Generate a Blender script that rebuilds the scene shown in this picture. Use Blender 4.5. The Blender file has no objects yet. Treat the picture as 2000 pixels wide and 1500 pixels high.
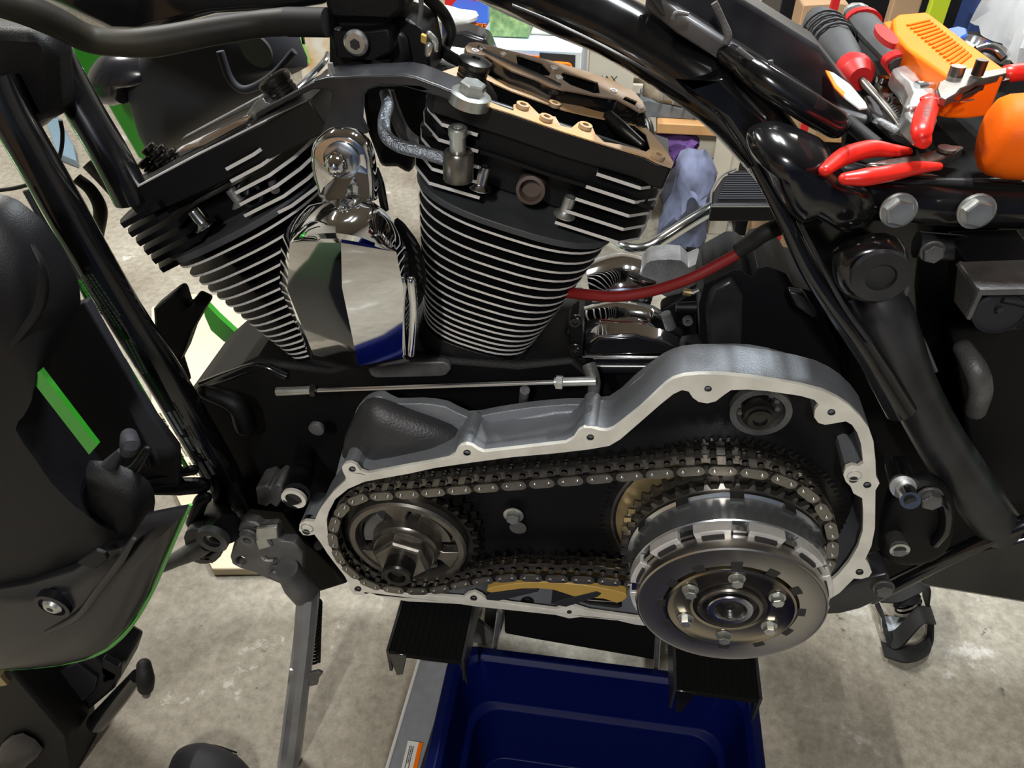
import bpy, math, random
from mathutils import Vector, Matrix
from mathutils.geometry import tessellate_polygon
random.seed(4)
S = bpy.context.scene
COL = S.collection
# ---------------------------------------------------------------- camera
TH = math.radians(39.5); PS = math.radians(8.0); F = 1500.0
CAM = Vector((0.0, -0.48, 1.04))
HV = Vector((-math.sin(PS), math.cos(PS), 0))
FW = HV*math.cos(TH)+Vector((0, 0, -math.sin(TH)))
RT = Vector((math.cos(PS), math.sin(PS), 0))
UP = HV*math.sin(TH)+Vector((0, 0, math.cos(TH)))
cd = bpy.data.cameras.new('camera'); cam = bpy.data.objects.new('camera', cd); COL.objects.link(cam)
cd.sensor_width = 36; cd.lens = 36*F/2000; cd.clip_start = 0.02
m = Matrix((RT, UP, -FW)).transposed().to_4x4(); m.translation = CAM
cam.matrix_world = m; S.camera = cam
# ---------------------------------------------------------------- world, lamps, exposure
w = bpy.data.worlds.new('garage_air'); S.world = w; w.use_nodes = True
w.node_tree.nodes['Background'].inputs[0].default_value = (0.72, 0.78, 0.85, 1)
w.node_tree.nodes['Background'].inputs[1].default_value = 0.01
S.view_settings.view_transform = 'Standard'; S.view_settings.look = 'None'
S.view_settings.exposure = 0.4; S.view_settings.gamma = 1; S.view_settings.use_curve_mapping = False
TUBES = [(0.10, 0.62, 0.34, 27), (0.42, 0.62, 0.34, 27), (-1.55, 1.2, 0.8, 60), (1.5, 2.9, 1.0, 30), (-0.2, -2.1, 0.5, 48)]   # ceiling fluorescent tubes: x, y, length, watts
TUBE_Z = 2.42
def area(name, loc, sx, sy, watts, col=(1, 0.97, 0.92)):
    l = bpy.data.lights.new(name, 'AREA'); l.shape = 'RECTANGLE'; l.size = sx; l.size_y = sy; l.energy = watts; l.color = col
    o = bpy.data.objects.new(name, l); o.location = loc; COL.objects.link(o); return o
for i, (x, y, L_, wt) in enumerate(TUBES):
    area('tube_light', (x, y, TUBE_Z-0.045), 0.05, L_, wt, (0.93, 0.98, 1.0) if i < 2 else (1, 0.97, 0.92))
# ---------------------------------------------------------------- picture-to-place helpers
def ray(x, y): return FW+RT*((x-1000)/F)-UP*((y-750)/F)
def W(x, y, Y=0.0):
    r = ray(x, y); return CAM+r*((Y-CAM.y)/r.y)
def G(x, y, z=0.0):
    r = ray(x, y); return CAM+r*((z-CAM.z)/r.z)
def dep(p): return (p-CAM).dot(FW)
def rm(p, rpx): return rpx*dep(p)/F
def Wl(l, Y): return [W(x, y, Y) for x, y in l]
def Gl(l, z): return [G(x, y, z) for x, y in l]
# ---------------------------------------------------------------- materials
MATS = {}
def mat(name, col, rough=0.5, metal=0.0, noise=0.0, scale=20, bump=0.0, bscale=200, col2=None, coat=0.0, emit=None, trans=0.0, spec=0.5, alpha=1.0):
    m = bpy.data.materials.new(name); m.use_nodes = True; nt = m.node_tree; b = nt.nodes['Principled BSDF']
    b.inputs['Base Color'].default_value = (*col, 1); b.inputs['Roughness'].default_value = rough
    b.inputs['Metallic'].default_value = metal; b.inputs['Coat Weight'].default_value = coat
    b.inputs['Coat Roughness'].default_value = 0.08; b.inputs['Specular IOR Level'].default_value = spec
    b.inputs['Transmission Weight'].default_value = trans; b.inputs['Alpha'].default_value = alpha
    tc = nt.nodes.new('ShaderNodeTexCoord')
    if noise > 0:
        n = nt.nodes.new('ShaderNodeTexNoise'); n.inputs['Scale'].default_value = scale; n.inputs['Detail'].default_value = 6
        nt.links.new(tc.outputs['Object'], n.inputs['Vector'])
        r = nt.nodes.new('ShaderNodeValToRGB'); r.color_ramp.elements[0].position = 0.35; r.color_ramp.elements[1].position = 0.68
        c2 = col2 or tuple(min(1, c*(1+noise)) for c in col); c1 = col if col2 else tuple(c*(1-noise) for c in col)
        r.color_ramp.elements[0].color = (*c1, 1); r.color_ramp.elements[1].color = (*c2, 1)
        nt.links.new(n.outputs['Fac'], r.inputs['Fac']); nt.links.new(r.outputs['Color'], b.inputs['Base Color'])
        mr = nt.nodes.new('ShaderNodeMapRange'); mr.inputs['To Min'].default_value = max(0.02, rough-0.08); mr.inputs['To Max'].default_value = min(1, rough+0.1)
        nt.links.new(n.outputs['Fac'], mr.inputs['Value']); nt.links.new(mr.outputs['Result'], b.inputs['Roughness'])
    if bump > 0:
        n2 = nt.nodes.new('ShaderNodeTexNoise'); n2.inputs['Scale'].default_value = bscale; n2.inputs['Detail'].default_value = 4
        nt.links.new(tc.outputs['Object'], n2.inputs['Vector'])
        bu = nt.nodes.new('ShaderNodeBump'); bu.inputs['Strength'].default_value = bump; bu.inputs['Distance'].default_value = 0.002
        nt.links.new(n2.outputs['Fac'], bu.inputs['Height']); nt.links.new(bu.outputs['Normal'], b.inputs['Normal'])
    if emit:
        b.inputs['Emission Color'].default_value = (*emit[0], 1); b.inputs['Emission Strength'].default_value = emit[1]
    MATS[name] = m; return m
paint = mat('gloss_black_paint', (0.006, 0.006, 0.007), 0.16, coat=0.5, noise=0.3, scale=30)
dusty = mat('dusty_black_paint', (0.012, 0.012, 0.014), 0.32, noise=0.5, scale=25, col2=(0.032, 0.032, 0.036))
engblk = mat('wrinkle_black_engine', (0.0035, 0.0035, 0.004), 0.5, spec=0.25, bump=0.25, bscale=900)
finblk = mat('satin_black_fin', (0.006, 0.006, 0.007), 0.38, spec=0.4)
deckm = mat('satin_deck_paint', (0.05, 0.053, 0.058), 0.45, noise=0.15, scale=30)
plas = mat('black_plastic', (0.005, 0.005, 0.0065), 0.45, spec=0.25, bump=0.15, bscale=1200)
plas2 = mat('dark_grey_plastic', (0.026, 0.026, 0.031), 0.6, spec=0.2, bump=0.15, bscale=1500)
glossplas = mat('gloss_dark_plastic', (0.012, 0.012, 0.015), 0.22, noise=0.2, scale=12)
rub = mat('black_rubber', (0.007, 0.007, 0.007), 0.65, spec=0.3)
hose_m = mat('dusty_hose', (0.006, 0.006, 0.006), 0.55, noise=0.4, scale=7, col2=(0.035, 0.03, 0.018), spec=0.25)
mach = mat('machined_aluminium', (0.78, 0.76, 0.74), 0.42, 0.4, noise=0.08, scale=60)
gask = mat('gasket_face_aluminium', (0.8, 0.78, 0.7), 0.5, 0.2, noise=0.12, scale=35)
cast = mat('cast_aluminium', (0.31, 0.33, 0.36), 0.5, 0.55, noise=0.15, scale=14, bump=0.3, bscale=700)
shadecase = mat('shade_tinted_casting', (0.055, 0.055, 0.058), 0.42, 0.4, noise=0.2, scale=14, bump=0.3, bscale=500)  # cast metal colour darkened to stand in for the shadow on the bulge
castdk = mat('grimy_cast_metal', (0.14, 0.14, 0.14), 0.5, 0.5, noise=0.3, scale=30, bump=0.3, bscale=500)
chrome = mat('chrome', (0.86, 0.87, 0.89), 0.045, 1.0)
steel = mat('bright_steel', (0.66, 0.68, 0.7), 0.2, 1.0)
zinc = mat('zinc_steel', (0.6, 0.62, 0.6), 0.32, 0.9, noise=0.1, scale=80)
oily = mat('oily_steel', (0.2, 0.185, 0.165), 0.28, 0.85, noise=0.2, scale=50)
link_m = mat('chain_steel', (0.24, 0.225, 0.195), 0.34, 0.8, noise=0.15, scale=90)
dksteel = mat('dark_steel', (0.05, 0.048, 0.045), 0.3, 0.85, noise=0.2, scale=60)
clutchf = mat('polished_clutch_steel', (0.5, 0.48, 0.45), 0.3, 1.0)
drumm = mat('brushed_drum', (0.72, 0.76, 0.8), 0.24, 0.92, noise=0.05, scale=10)
brass = mat('bronze_ring', (0.42, 0.33, 0.17), 0.35, 0.7, noise=0.15, scale=40)
gskt = mat('oil_stained_gasket', (0.52, 0.3, 0.12), 0.5, 0.2, noise=0.3, scale=45, col2=(0.44, 0.34, 0.25))
gskt2 = mat('oily_gasket_face', (0.24, 0.15, 0.08), 0.35, 0.4, noise=0.3, scale=30, col2=(0.36, 0.28, 0.22))
green = mat('metallic_green_paint', (0.025, 0.30, 0.015), 0.25, 0.15, coat=0.8)
redc = mat('red_cable', (0.2, 0.008, 0.008), 0.5)
redh = mat('red_vinyl_grip', (0.75, 0.02, 0.012), 0.35, spec=0.4)
redm = mat('red_plastic', (0.5, 0.015, 0.015), 0.45, spec=0.3)
orange = mat('orange_plastic', (1.0, 0.18, 0.004), 0.5, spec=0.2, noise=0.06, scale=30)
orange2 = mat('orange_rubber', (1.0, 0.15, 0.004), 0.55, spec=0.15, noise=0.08, scale=25, bump=0.1, bscale=300)
gripm = mat('grey_rubber_grip', (0.035, 0.036, 0.038), 0.6, noise=0.15, scale=40)
yel = mat('amber_plastic', (0.5, 0.32, 0.08), 0.4)
blue = mat('blue_plastic', (0.0005, 0.0035, 0.055), 0.45, spec=0.15)
bluel = mat('blue_paint_metal', (0.006, 0.07, 0.36), 0.35)
railm = mat('grey_painted_rail', (0.3, 0.31, 0.33), 0.5, 0.2, noise=0.06, scale=90)
white = mat('white_print', (0.75, 0.74, 0.7), 0.5)
printg = mat('faded_grey_print', (0.16, 0.17, 0.18), 0.6)
ink = mat('black_ink', (0.02, 0.02, 0.02), 0.6)
wood = mat('pine_board', (0.55, 0.3, 0.12), 0.55, noise=0.2, scale=8)
ply = mat('pale_beige_board', (0.62, 0.52, 0.36), 0.6, noise=0.05, scale=6)
card = mat('cardboard', (0.35, 0.22, 0.12), 0.8, noise=0.1, scale=10)
beige = mat('beige_metal', (0.55, 0.5, 0.4), 0.5, noise=0.05, scale=10)
shoe_m = mat('tan_suede', (0.3, 0.25, 0.17), 0.85, noise=0.25, scale=30, bump=0.5, bscale=80)
shoe_s = mat('grey_shoe_sole', (0.13, 0.14, 0.15), 0.7, noise=0.2, scale=30)
purp = mat('purple_cloth', (0.09, 0.035, 0.16), 0.8, noise=0.4, scale=12)
jean = mat('faded_blue_cloth', (0.16, 0.18, 0.28), 0.85, noise=0.4, scale=14)
lamp_m = mat('lit_tube', (1, 1, 1), 0.5, emit=((0.95, 0.98, 1), 7))
def clear_mat(name, col, a):
    return mat(name, col, 0.12, alpha=a, spec=0.8)
baggy = clear_mat('clear_polythene', (0.6, 0.62, 0.63), 0.5)
jarm = clear_mat('clear_jar_plastic', (0.6, 0.75, 0.7), 0.1)
panm = mat('matt_black_pan', (0.006, 0.006, 0.006), 0.8, spec=0.08)
# blued chrome tube (heat tint)
hb = mat('heat_blued_chrome', (0.5, 0.62, 0.72), 0.14, 1.0, noise=0.4, scale=9, col2=(0.75, 0.72, 0.66))
# ---------------------------------------------------------------- geometry pieces: every g_* returns (verts, faces)
def cr(p0, p1, p2, p3, t):
    return 0.5*((2*p1)+(p2-p0)*t+(2*p0-5*p1+4*p2-p3)*t*t+(3*p1-p0-3*p2+p3)*t*t*t)
def smooth_path(P, R, n=6, closed=False):
    N = len(P); out = []; rr = []
    if N == 2 and not closed: return list(P), list(R)
    for i in range(N if closed else N-1):
        a = P[(i-1) % N] if (closed or i > 0) else P[i]*2-P[i+1]
        d = P[(i+2) % N] if (closed or i < N-2) else P[i+1]*2-P[i]
        for k in range(n):
            t = k/n; out.append(cr(a, P[i], P[(i+1) % N], d, t)); rr.append(R[i]*(1-t)+R[(i+1) % N]*t)
    if not closed: out.append(P[-1].copy()); rr.append(R[-1])
    return out, rr
def g_tube(P, R, seg=16, n=6, caps=True, flat=1.0, up=None, rnd=False):
    P = [Vector(p) for p in P]
    if not isinstance(R, (list, tuple)): R = [R]*len(P)
    P, R = smooth_path(P, R, n)
    if rnd:   # rounded ends
        d0 = (P[0]-P[1]).normalized(); d1 = (P[-1]-P[-2]).normalized(); r0 = R[0]; r1 = R[-1]
        A = [(P[0]+d0*r0*math.sin(a), r0*math.cos(a)) for a in (1.45, 1.1, 0.7, 0.35)]
        B = [(P[-1]+d1*r1*math.sin(a), r1*math.cos(a)) for a in (0.35, 0.7, 1.1, 1.45)]
        P = [a[0] for a in A]+P+[b[0] for b in B]; R = [a[1] for a in A]+R+[b[1] for b in B]
    V = []; Fc = []; T0 = (P[1]-P[0]).normalized()
    nrm = up.copy() if up else (Vector((0, 0, 1)) if abs(T0.z) < 0.9 else Vector((0, 1, 0)))
    nrm = (nrm-T0*nrm.dot(T0)).normalized()
    for i, p in enumerate(P):
        a = P[max(i-1, 0)]; b = P[min(i+1, len(P)-1)]; T = (b-a).normalized()
        nrm = (nrm-T*nrm.dot(T)).normalized(); bn = T.cross(nrm)
        for k in range(seg):
            t = 2*math.pi*k/seg; V.append(p+(nrm*math.cos(t)*flat+bn*math.sin(t))*R[i])
    for i in range(len(P)-1):
        for k in range(seg):
            a = i*seg+k; b = i*seg+(k+1) % seg; Fc.append((a, b, b+seg, a+seg))
    if caps: Fc.append(tuple(range(seg))[::-1]); Fc.append(tuple((len(P)-1)*seg+k for k in range(seg)))
    return V, Fc
def g_tp(pts, seg=16, n=6, **kw):      # points as (x, y, depth plane, radius) measured on the photograph
    P = [W(x, y, Y) for x, y, Y, r in pts]; R = [rm(p, q[3]) for p, q in zip(P, pts)]
    return g_tube(P, R, seg, n, **kw)
def basis(ax):
    ax = Vector(ax).normalized(); t = Vector((0, 0, 1)) if abs(ax.z) < 0.9 else Vector((1, 0, 0))
    u = (t-ax*t.dot(ax)).normalized(); return ax, u, ax.cross(u)
def g_lathe(c, ax, prof, seg=40, close=True, a0=0.0):
    ax, u, v = basis(ax); V = []; Fc = []; c = Vector(c)
    for r, h in prof:
        for k in range(seg):
            t = 2*math.pi*k/seg+a0; V.append(c+ax*h+(u*math.cos(t)+v*math.sin(t))*max(r, 1e-5))
    for i in range(len(prof)-1):
        for k in range(seg):
            a = i*seg+k; b = i*seg+(k+1) % seg; Fc.append((a, b, b+seg, a+seg))
    if close: Fc.append(tuple(range(seg))[::-1]); Fc.append(tuple((len(prof)-1)*seg+k for k in range(seg)))
    return V, Fc
def g_cyl(c, ax, r, h0, h1, seg=32, ch=0.0):
    return g_lathe(c, ax, [(r, h0), (r, h1)] if not ch else [(r-ch, h0), (r, h0+ch), (r, h1-ch), (r-ch, h1)], seg)
def g_ring(c, ax, ri, ro, h0, h1, seg=40):
    V, Fc = g_lathe(c, ax, [(ri, h0), (ro, h0), (ro, h1), (ri, h1), (ri, h0)], seg, close=False); return V, Fc
def g_box(c, s, rot=None):
    c = Vector(c); V = []
    for x in (-.5, .5):
        for y in (-.5, .5):
            for z in (-.5, .5):
                d = Vector((x*s[0], y*s[1], z*s[2])); V.append(c+(rot @ d if rot else d))
    return V, [(0, 1, 3, 2), (4, 6, 7, 5), (0, 4, 5, 1), (2, 3, 7, 6), (0, 2, 6, 4), (1, 5, 7, 3)]
def g_prism(outer, d, holes=(), floor=None, taper=1.0):
    """planar polygon (with holes) pushed along vector d; taper scales the far end about its middle"""
    outer = [Vector(p) for p in outer]; holes = [[Vector(q) for q in h] for h in holes]; d = Vector(d)
    loops = [outer]+holes; V = []; Fc = []; c = sum(outer, Vector())/len(outer)
    flat = [p for l in loops for p in l]; N = len(flat)
    V = [p.copy() for p in flat]+[(c+(p-c)*taper)+d for p in flat]
    if holes: tris = [tuple(t) for t in tessellate_polygon(loops)]
    else:
        tris = [tuple(t) for t in tessellate_polygon([outer])]
    for t in tris:
        Fc.append(t); Fc.append(tuple(i+N for i in reversed(t)))
    o = 0
    for l in loops:
        n = len(l)
        for k in range(n):
            a = o+k; b = o+(k+1) % n; Fc.append((a, b, b+N, a+N))
        o += n
    return V, Fc
def g_pp(px, Y, t, holes=(), smooth=0, **kw):   # polygon traced at depth plane Y, thickness t going away
    o = Wl(px, Y)
    if smooth: o = smooth_path(o, [0]*len(o), smooth, True)[0]
    return g_prism(o, (0, t, 0), [Wl(h, Y) for h in holes], **kw)
def g_gp(px, z, t, **kw): return g_prism(Gl(px, z), (0, 0, -t), **kw)
def circ(x, y, rx, ry=None, n=14):
    ry = ry or rx; return [(x+rx*math.cos(2*math.pi*k/n), y+ry*math.sin(2*math.pi*k/n)) for k in range(n)]
def wcirc(p, r, n=14, ax=(0, 1, 0)):
    a, u, v = basis(ax); return [p+(u*math.cos(2*math.pi*k/n)+v*math.sin(2*math.pi*k/n))*r for k in range(n)]
def g_dome(outer, d, steps=5, back=0.0, sm=3, top=0.0):
    """pillow: rim polygon swelling along d towards its middle, closed behind"""
    outer = [Vector(p) for p in outer]; d = Vector(d)
    if sm: outer = smooth_path(outer, [0]*len(outer), sm, True)[0]
    c = sum(outer, Vector())/len(outer); n = len(outer); V = []; Fc = []
    rings = [(1.0, -back)] if back else []
    for k in range(steps+1):
        t = k/steps*math.pi/2*0.97; rings.append((top+(1-top)*math.cos(t), math.sin(t)))
    for s, h in rings:
        for p in outer: V.append(c+(p-c)*s+d*h)
    for i in range(len(rings)-1):
        for k in range(n):
            a = i*n+k; b = i*n+(k+1) % n; Fc.append((a, b, b+n, a+n))
    Fc.append(tuple(range(n))[::-1]); Fc.append(tuple((len(rings)-1)*n+k for k in range(n)))
    return V, Fc
def g_hex(c, ax, r, h0, h1, a0=0.0):
    return g_lathe(c, ax, [(r, h0), (r, h1-r*0.12), (r*0.88, h1)], 6, a0=a0)
def g_gear(c, ax, ri, rr, ro, n, h0, h1):
    ax, u, v = basis(ax); c = Vector(c); out = []
    for k in range(n):
        for f, r in ((0.0, rr), (0.28, rr), (0.42, ro), (0.62, ro), (0.78, rr)):
            t = 2*math.pi*(k+f)/n; out.append(c+(u*math.cos(t)+v*math.sin(t))*r+ax*h0)
    inn = [c+(u*math.cos(2*math.pi*k/48)+v*math.sin(2*math.pi*k/48))*ri+ax*h0 for k in range(48)]
    return g_prism(out, ax*(h1-h0), [inn] if ri > 0 else [])
def g_strip(a, b, wdt, thick, nrm=Vector((0, -1, 0))):
    a = Vector(a); b = Vector(b); T = (b-a).normalized(); n = (nrm-T*nrm.dot(T)).normalized(); s = T.cross(n)
    V = []
    for p in (a, b):
        for i in (-.5, .5):
            for j in (-.5, .5): V.append(p+s*i*wdt+n*j*thick)
    return V, [(0, 1, 3, 2), (4, 6, 7, 5), (0, 4, 5, 1), (2, 3, 7, 6), (0, 2, 6, 4), (1, 5, 7, 3)]
def g_band(path, wdt, thick, n=6):       # flat strap along a path, wide across Y
    P = [Vector(p) for p in path]; P, _ = smooth_path(P, [0]*len(P), n); V = []; Fc = []
    for i, p in enumerate(P):
        T = (P[min(i+1, len(P)-1)]-P[max(i-1, 0)]).normalized(); s = Vector((0, 1, 0)); nn = T.cross(s).normalized()
        for a, b in ((-.5, -.5), (.5, -.5), (.5, .5), (-.5, .5)): V.append(p+s*a*wdt+nn*b*thick)
    for i in range(len(P)-1):
        for k in range(4): a = i*4+k; b = i*4+(k+1) % 4; Fc.append((a, b, b+4, a+4))
    Fc += [(0, 1, 2, 3), tuple(len(V)-4+k for k in (3, 2, 1, 0))]
    return V, Fc
def g_coil(a, b, r, wire, turns, seg=8):
    a = Vector(a); b = Vector(b); ax, u, v = basis(b-a); N = int(turns*16); P = []
    for i in range(N+1):
        t = i/N; an = 2*math.pi*turns*t; P.append(a+(b-a)*t+(u*math.cos(an)+v*math.sin(an))*r)
    return g_tube(P, wire, seg, 1)
def crumple(g, amt, sc, seed=0):
    from mathutils import noise
    V, Fc = g; o = Vector((seed*7.1, seed*3.3, 1.7))
    return [Vector(v)+noise.noise_vector(Vector(v)*sc+o)*amt+noise.noise_vector(Vector(v)*sc*2.7+o)*amt*0.45 for v in V], Fc
# ---------------------------------------------------------------- object makers
ORG = {}
def ob(name, parts, parent=None, label=None, cat=None, group=None, kind=None, bevel=0.0, sharp=35, loc=None, sub=0, bseg=2):
    """parts: list of (geometry, material). One mesh object, linked under its thing."""
    if isinstance(parts, tuple): parts = [parts]
    V = []; Fc = []; MI = []; ms = []
    for g, mt in parts:
        gv, gf = g; o = len(V); V += [Vector(p) for p in gv]
        if mt not in ms: ms.append(mt)
        i = ms.index(mt); Fc += [tuple(k+o for k in f) for f in gf]; MI += [i]*len(gf)
    po = ORG[parent.name] if parent else Vector()
    if loc is None:
        lo = Vector([min(p[i] for p in V) for i in range(3)]); hi = Vector([max(p[i] for p in V) for i in range(3)])
        loc = (lo+hi)/2
        if not parent: loc.z = lo.z
    me = bpy.data.meshes.new(name); me.from_pydata([p-loc for p in V], [], Fc)
    for mt in ms: me.materials.append(mt)
    me.polygons.foreach_set('material_index', MI); me.update()
    import bmesh
    bm = bmesh.new(); bm.from_mesh(me); bmesh.ops.recalc_face_normals(bm, faces=bm.faces); bm.to_mesh(me); bm.free()
    me.polygons.foreach_set('use_smooth', [True]*len(me.polygons)); me.set_sharp_from_angle(angle=math.radians(sharp))
    o = bpy.data.objects.new(name, me); COL.objects.link(o); o.location = loc-po; o.parent = parent; ORG[o.name] = loc.copy()
    if bevel:
        b = o.modifiers.new('bevel', 'BEVEL'); b.width = bevel; b.segments = bseg; b.limit_method = 'ANGLE'; b.angle_limit = math.radians(40); b.harden_normals = False
    if sub:
        b = o.modifiers.new('sub', 'SUBSURF'); b.levels = sub; b.render_levels = sub
    tag(o, label, cat, group, kind); return o
def tag(o, label=None, cat=None, group=None, kind=None):
    if label: o['label'] = label
    if cat: o['category'] = cat
    if group: o['group'] = group
    if kind: o['kind'] = kind
def thing(name, label, cat, loc, group=None):
    o = bpy.data.objects.new(name, None); COL.objects.link(o); o.location = loc; o.empty_display_size = 0.05
    ORG[o.name] = Vector(loc); tag(o, label, cat, group); return o
def bolt(parent, c, ax, r, h=None, m=None, washer=1.35, name='bolt', socket=False, a0=0.3, label=None):
    m = m or zinc; h = h or r*0.9; ps = []
    if washer: ps.append((g_lathe(c, ax, [(r*washer, 0), (r*washer, r*0.18), (r*washer*0.93, r*0.25)], 24), m))
    if socket:
        ps += [(g_lathe(c, ax, [(r, 0), (r, h), (r*0.55, h), (r*0.5, h*0.45)], 24), m), (g_cyl(Vector(c), ax, r*0.5, h*0.3, h*0.5, 6), ink)]
    else: ps.append((g_hex(c, ax, r, r*0.2 if washer else 0, h+r*0.2, a0), m))
    return ob(name, ps, parent, label=label)
def dup(o, loc=None, parent=None, rot=None):
    c = o.copy(); COL.objects.link(c)
    if parent: c.parent = parent
    if loc is not None: c.location = loc
    if rot is not None: c.rotation_euler = rot
    return c
def text(body, size, m, origin, xd, yd, parent, name='lettering', ext=0.0003):
    cu = bpy.data.curves.new(name, 'FONT'); cu.body = body; cu.size = size; cu.extrude = ext; cu.align_x = 'CENTER'; cu.align_y = 'CENTER'
    t = bpy.data.objects.new(name, cu); COL.objects.link(t); dg = bpy.context.evaluated_depsgraph_get(); dg.update()
    me = bpy.data.meshes.new_from_object(t.evaluated_get(dg)); bpy.data.objects.remove(t)
    xd = Vector(xd).normalized(); yd = Vector(yd); yd = (yd-xd*yd.dot(xd)).normalized(); M = Matrix((xd, yd, xd.cross(yd))).transposed()
    V = [Vector(origin)+M @ v.co for v in me.vertices]; Fc = [tuple(p.vertices) for p in me.polygons]
    return ob(name, [((V, Fc), m)], parent)
def printlines(c, xd, yd, w_, h_, rows, seed=1, fill=0.8):
    """rows of small blocks: print too small to read"""
    R = random.Random(seed); xd = Vector(xd).normalized(); yd = Vector(yd).normalized(); V = []; Fc = []; n = xd.cross(yd)*0.00015
    for r in range(rows):
        x = 0; y = h_*(0.5-(r+0.5)/rows)
        end = w_*R.uniform(0.6, 1.0)
        while x < end:
            l = R.uniform(0.015, 0.07)*w_
            a = Vector(c)+xd*(x-w_/2)+yd*(y-h_/rows*0.28); b = a+xd*min(l, end-x); t = yd*h_/rows*0.56; o = len(V)
            V += [a+n, b+n, b+t+n, a+t+n]; Fc.append((o, o+1, o+2, o+3)); x += l+0.012*w_
    return V, Fc
# ================================================================ the garage
def floor_mat():
    m = bpy.data.materials.new('stained_concrete'); m.use_nodes = True; nt = m.node_tree; b = nt.nodes['Principled BSDF']
    tc = nt.nodes.new('ShaderNodeTexCoord'); L = nt.links.new
    def noise(sc, det=6, ro=0.6):
        n = nt.nodes.new('ShaderNodeTexNoise'); n.inputs['Scale'].default_value = sc; n.inputs['Detail'].default_value = det; n.inputs['Roughness'].default_value = ro
        L(tc.outputs['Object'], n.inputs['Vector']); return n
    def ramp(src, a, b_, ca, cb):
        r = nt.nodes.new('ShaderNodeValToRGB'); r.color_ramp.elements[0].position = a; r.color_ramp.elements[1].position = b_
        r.color_ramp.elements[0].color = (*ca, 1); r.color_ramp.elements[1].color = (*cb, 1); L(src, r.inputs['Fac']); return r
    base = ramp(noise(2.2).outputs['Fac'], 0.3, 0.7, (0.20, 0.172, 0.13), (0.37, 0.345, 0.29))
    fine = ramp(noise(60, 8, 0.75).outputs['Fac'], 0.35, 0.65, (0.62, 0.61, 0.58), (1.12, 1.12, 1.1))
    mx = nt.nodes.new('ShaderNodeMix'); mx.data_type = 'RGBA'; mx.blend_type = 'MULTIPLY'; mx.inputs[0].default_value = 1
    L(base.outputs['Color'], mx.inputs[6]); L(fine.outputs['Color'], mx.inputs[7])
    sp = ramp(noise(9, 8, 0.7).outputs['Fac'], 0.61, 0.67, (0, 0, 0), (1, 1, 1))       # pale dried splashes
    m2 = nt.nodes.new('ShaderNodeMix'); m2.data_type = 'RGBA'; L(sp.outputs['Color'], m2.inputs[0]); L(mx.outputs[2], m2.inputs[6]); m2.inputs[7].default_value = (0.5, 0.48, 0.44, 1)
    dk = ramp(noise(24, 5, 0.6).outputs['Fac'], 0.27, 0.33, (1, 1, 1), (0, 0, 0))       # dark specks
    m3 = nt.nodes.new('ShaderNodeMix'); m3.data_type = 'RGBA'; L(dk.outputs['Color'], m3.inputs[0]); L(m2.outputs[2], m3.inputs[6]); m3.inputs[7].default_value = (0.05, 0.042, 0.035, 1)
    L(m3.outputs[2], b.inputs['Base Color']); b.inputs['Roughness'].default_value = 0.62
    bu = nt.nodes.new('ShaderNodeBump'); bu.inputs['Strength'].default_value = 0.35; bu.inputs['Distance'].default_value = 0.004
    L(noise(90, 8, 0.7).outputs['Fac'], bu.inputs['Height']); L(bu.outputs['Normal'], b.inputs['Normal']); return m
fm = floor_mat()
wallm = mat('painted_wall', (0.36, 0.34, 0.3), 0.8, noise=0.06, scale=3)
ceilm = mat('painted_ceiling', (0.2, 0.17, 0.14), 0.85, noise=0.04, scale=3)
X0, X1, Y0, Y1, H = -2.9, 2.7, -2.6, 3.6, 2.5
ob('floor', (g_box(((X0+X1)/2, (Y0+Y1)/2, -0.05), (X1-X0, Y1-Y0, 0.1)), fm), kind='structure')
ob('ceiling', (g_box(((X0+X1)/2, (Y0+Y1)/2, H+0.05), (X1-X0, Y1-Y0, 0.1)), ceilm), kind='structure')
ob('wall_back', (g_box(((X0+X1)/2, Y1+0.05, H/2), (X1-X0+0.2, 0.1, H)), wallm), kind='structure')
ob('wall_front', (g_box(((X0+X1)/2, Y0-0.05, H/2), (X1-X0+0.2, 0.1, H)), mat('slate_blue_door', (0.05, 0.07, 0.11), 0.6)), kind='structure')
ob('wall_left', (g_box((X0-0.05, (Y0+Y1)/2, H/2), (0.1, Y1-Y0, H)), wallm), kind='structure')
ob('wall_right', (g_box((X1+0.05, (Y0+Y1)/2, H/2), (0.1, Y1-Y0, H)), wallm), kind='structure')
ob('baseboard_back', (g_box((0, Y1-0.01, 0.05), (X1-X0, 0.02, 0.1)), beige), kind='structure')
for i, (x, y, L_, wt) in enumerate(TUBES):
    t = thing('ceiling_light', ['white fluorescent batten above the front half of the motorcycle', 'white fluorescent batten above the clutch side of the motorcycle', 'white fluorescent batten near the back left of the garage', 'white fluorescent batten near the back right of the garage', 'white fluorescent batten behind the photographer'][i], 'lamp', (x, y, H-0.06), 'fluorescent battens on the ceiling')
    ob('housing', (g_box((x, y, H-0.03), (0.09, L_+0.06, 0.06)), beige), t, bevel=0.004)
    ob('lit_tube', (g_cyl((x, y, TUBE_Z), (0, 1, 0), 0.014, -L_/2, L_/2, 16), lamp_m), t)

# ================================================================ the motorcycle
moto = thing('motorcycle', 'black v-twin motorcycle with green fairing, primary cover removed, raised on a lift', 'motorcycle', (0, 0.15, 0))
A = (0, -1, 0)        # the side facing the camera

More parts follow.
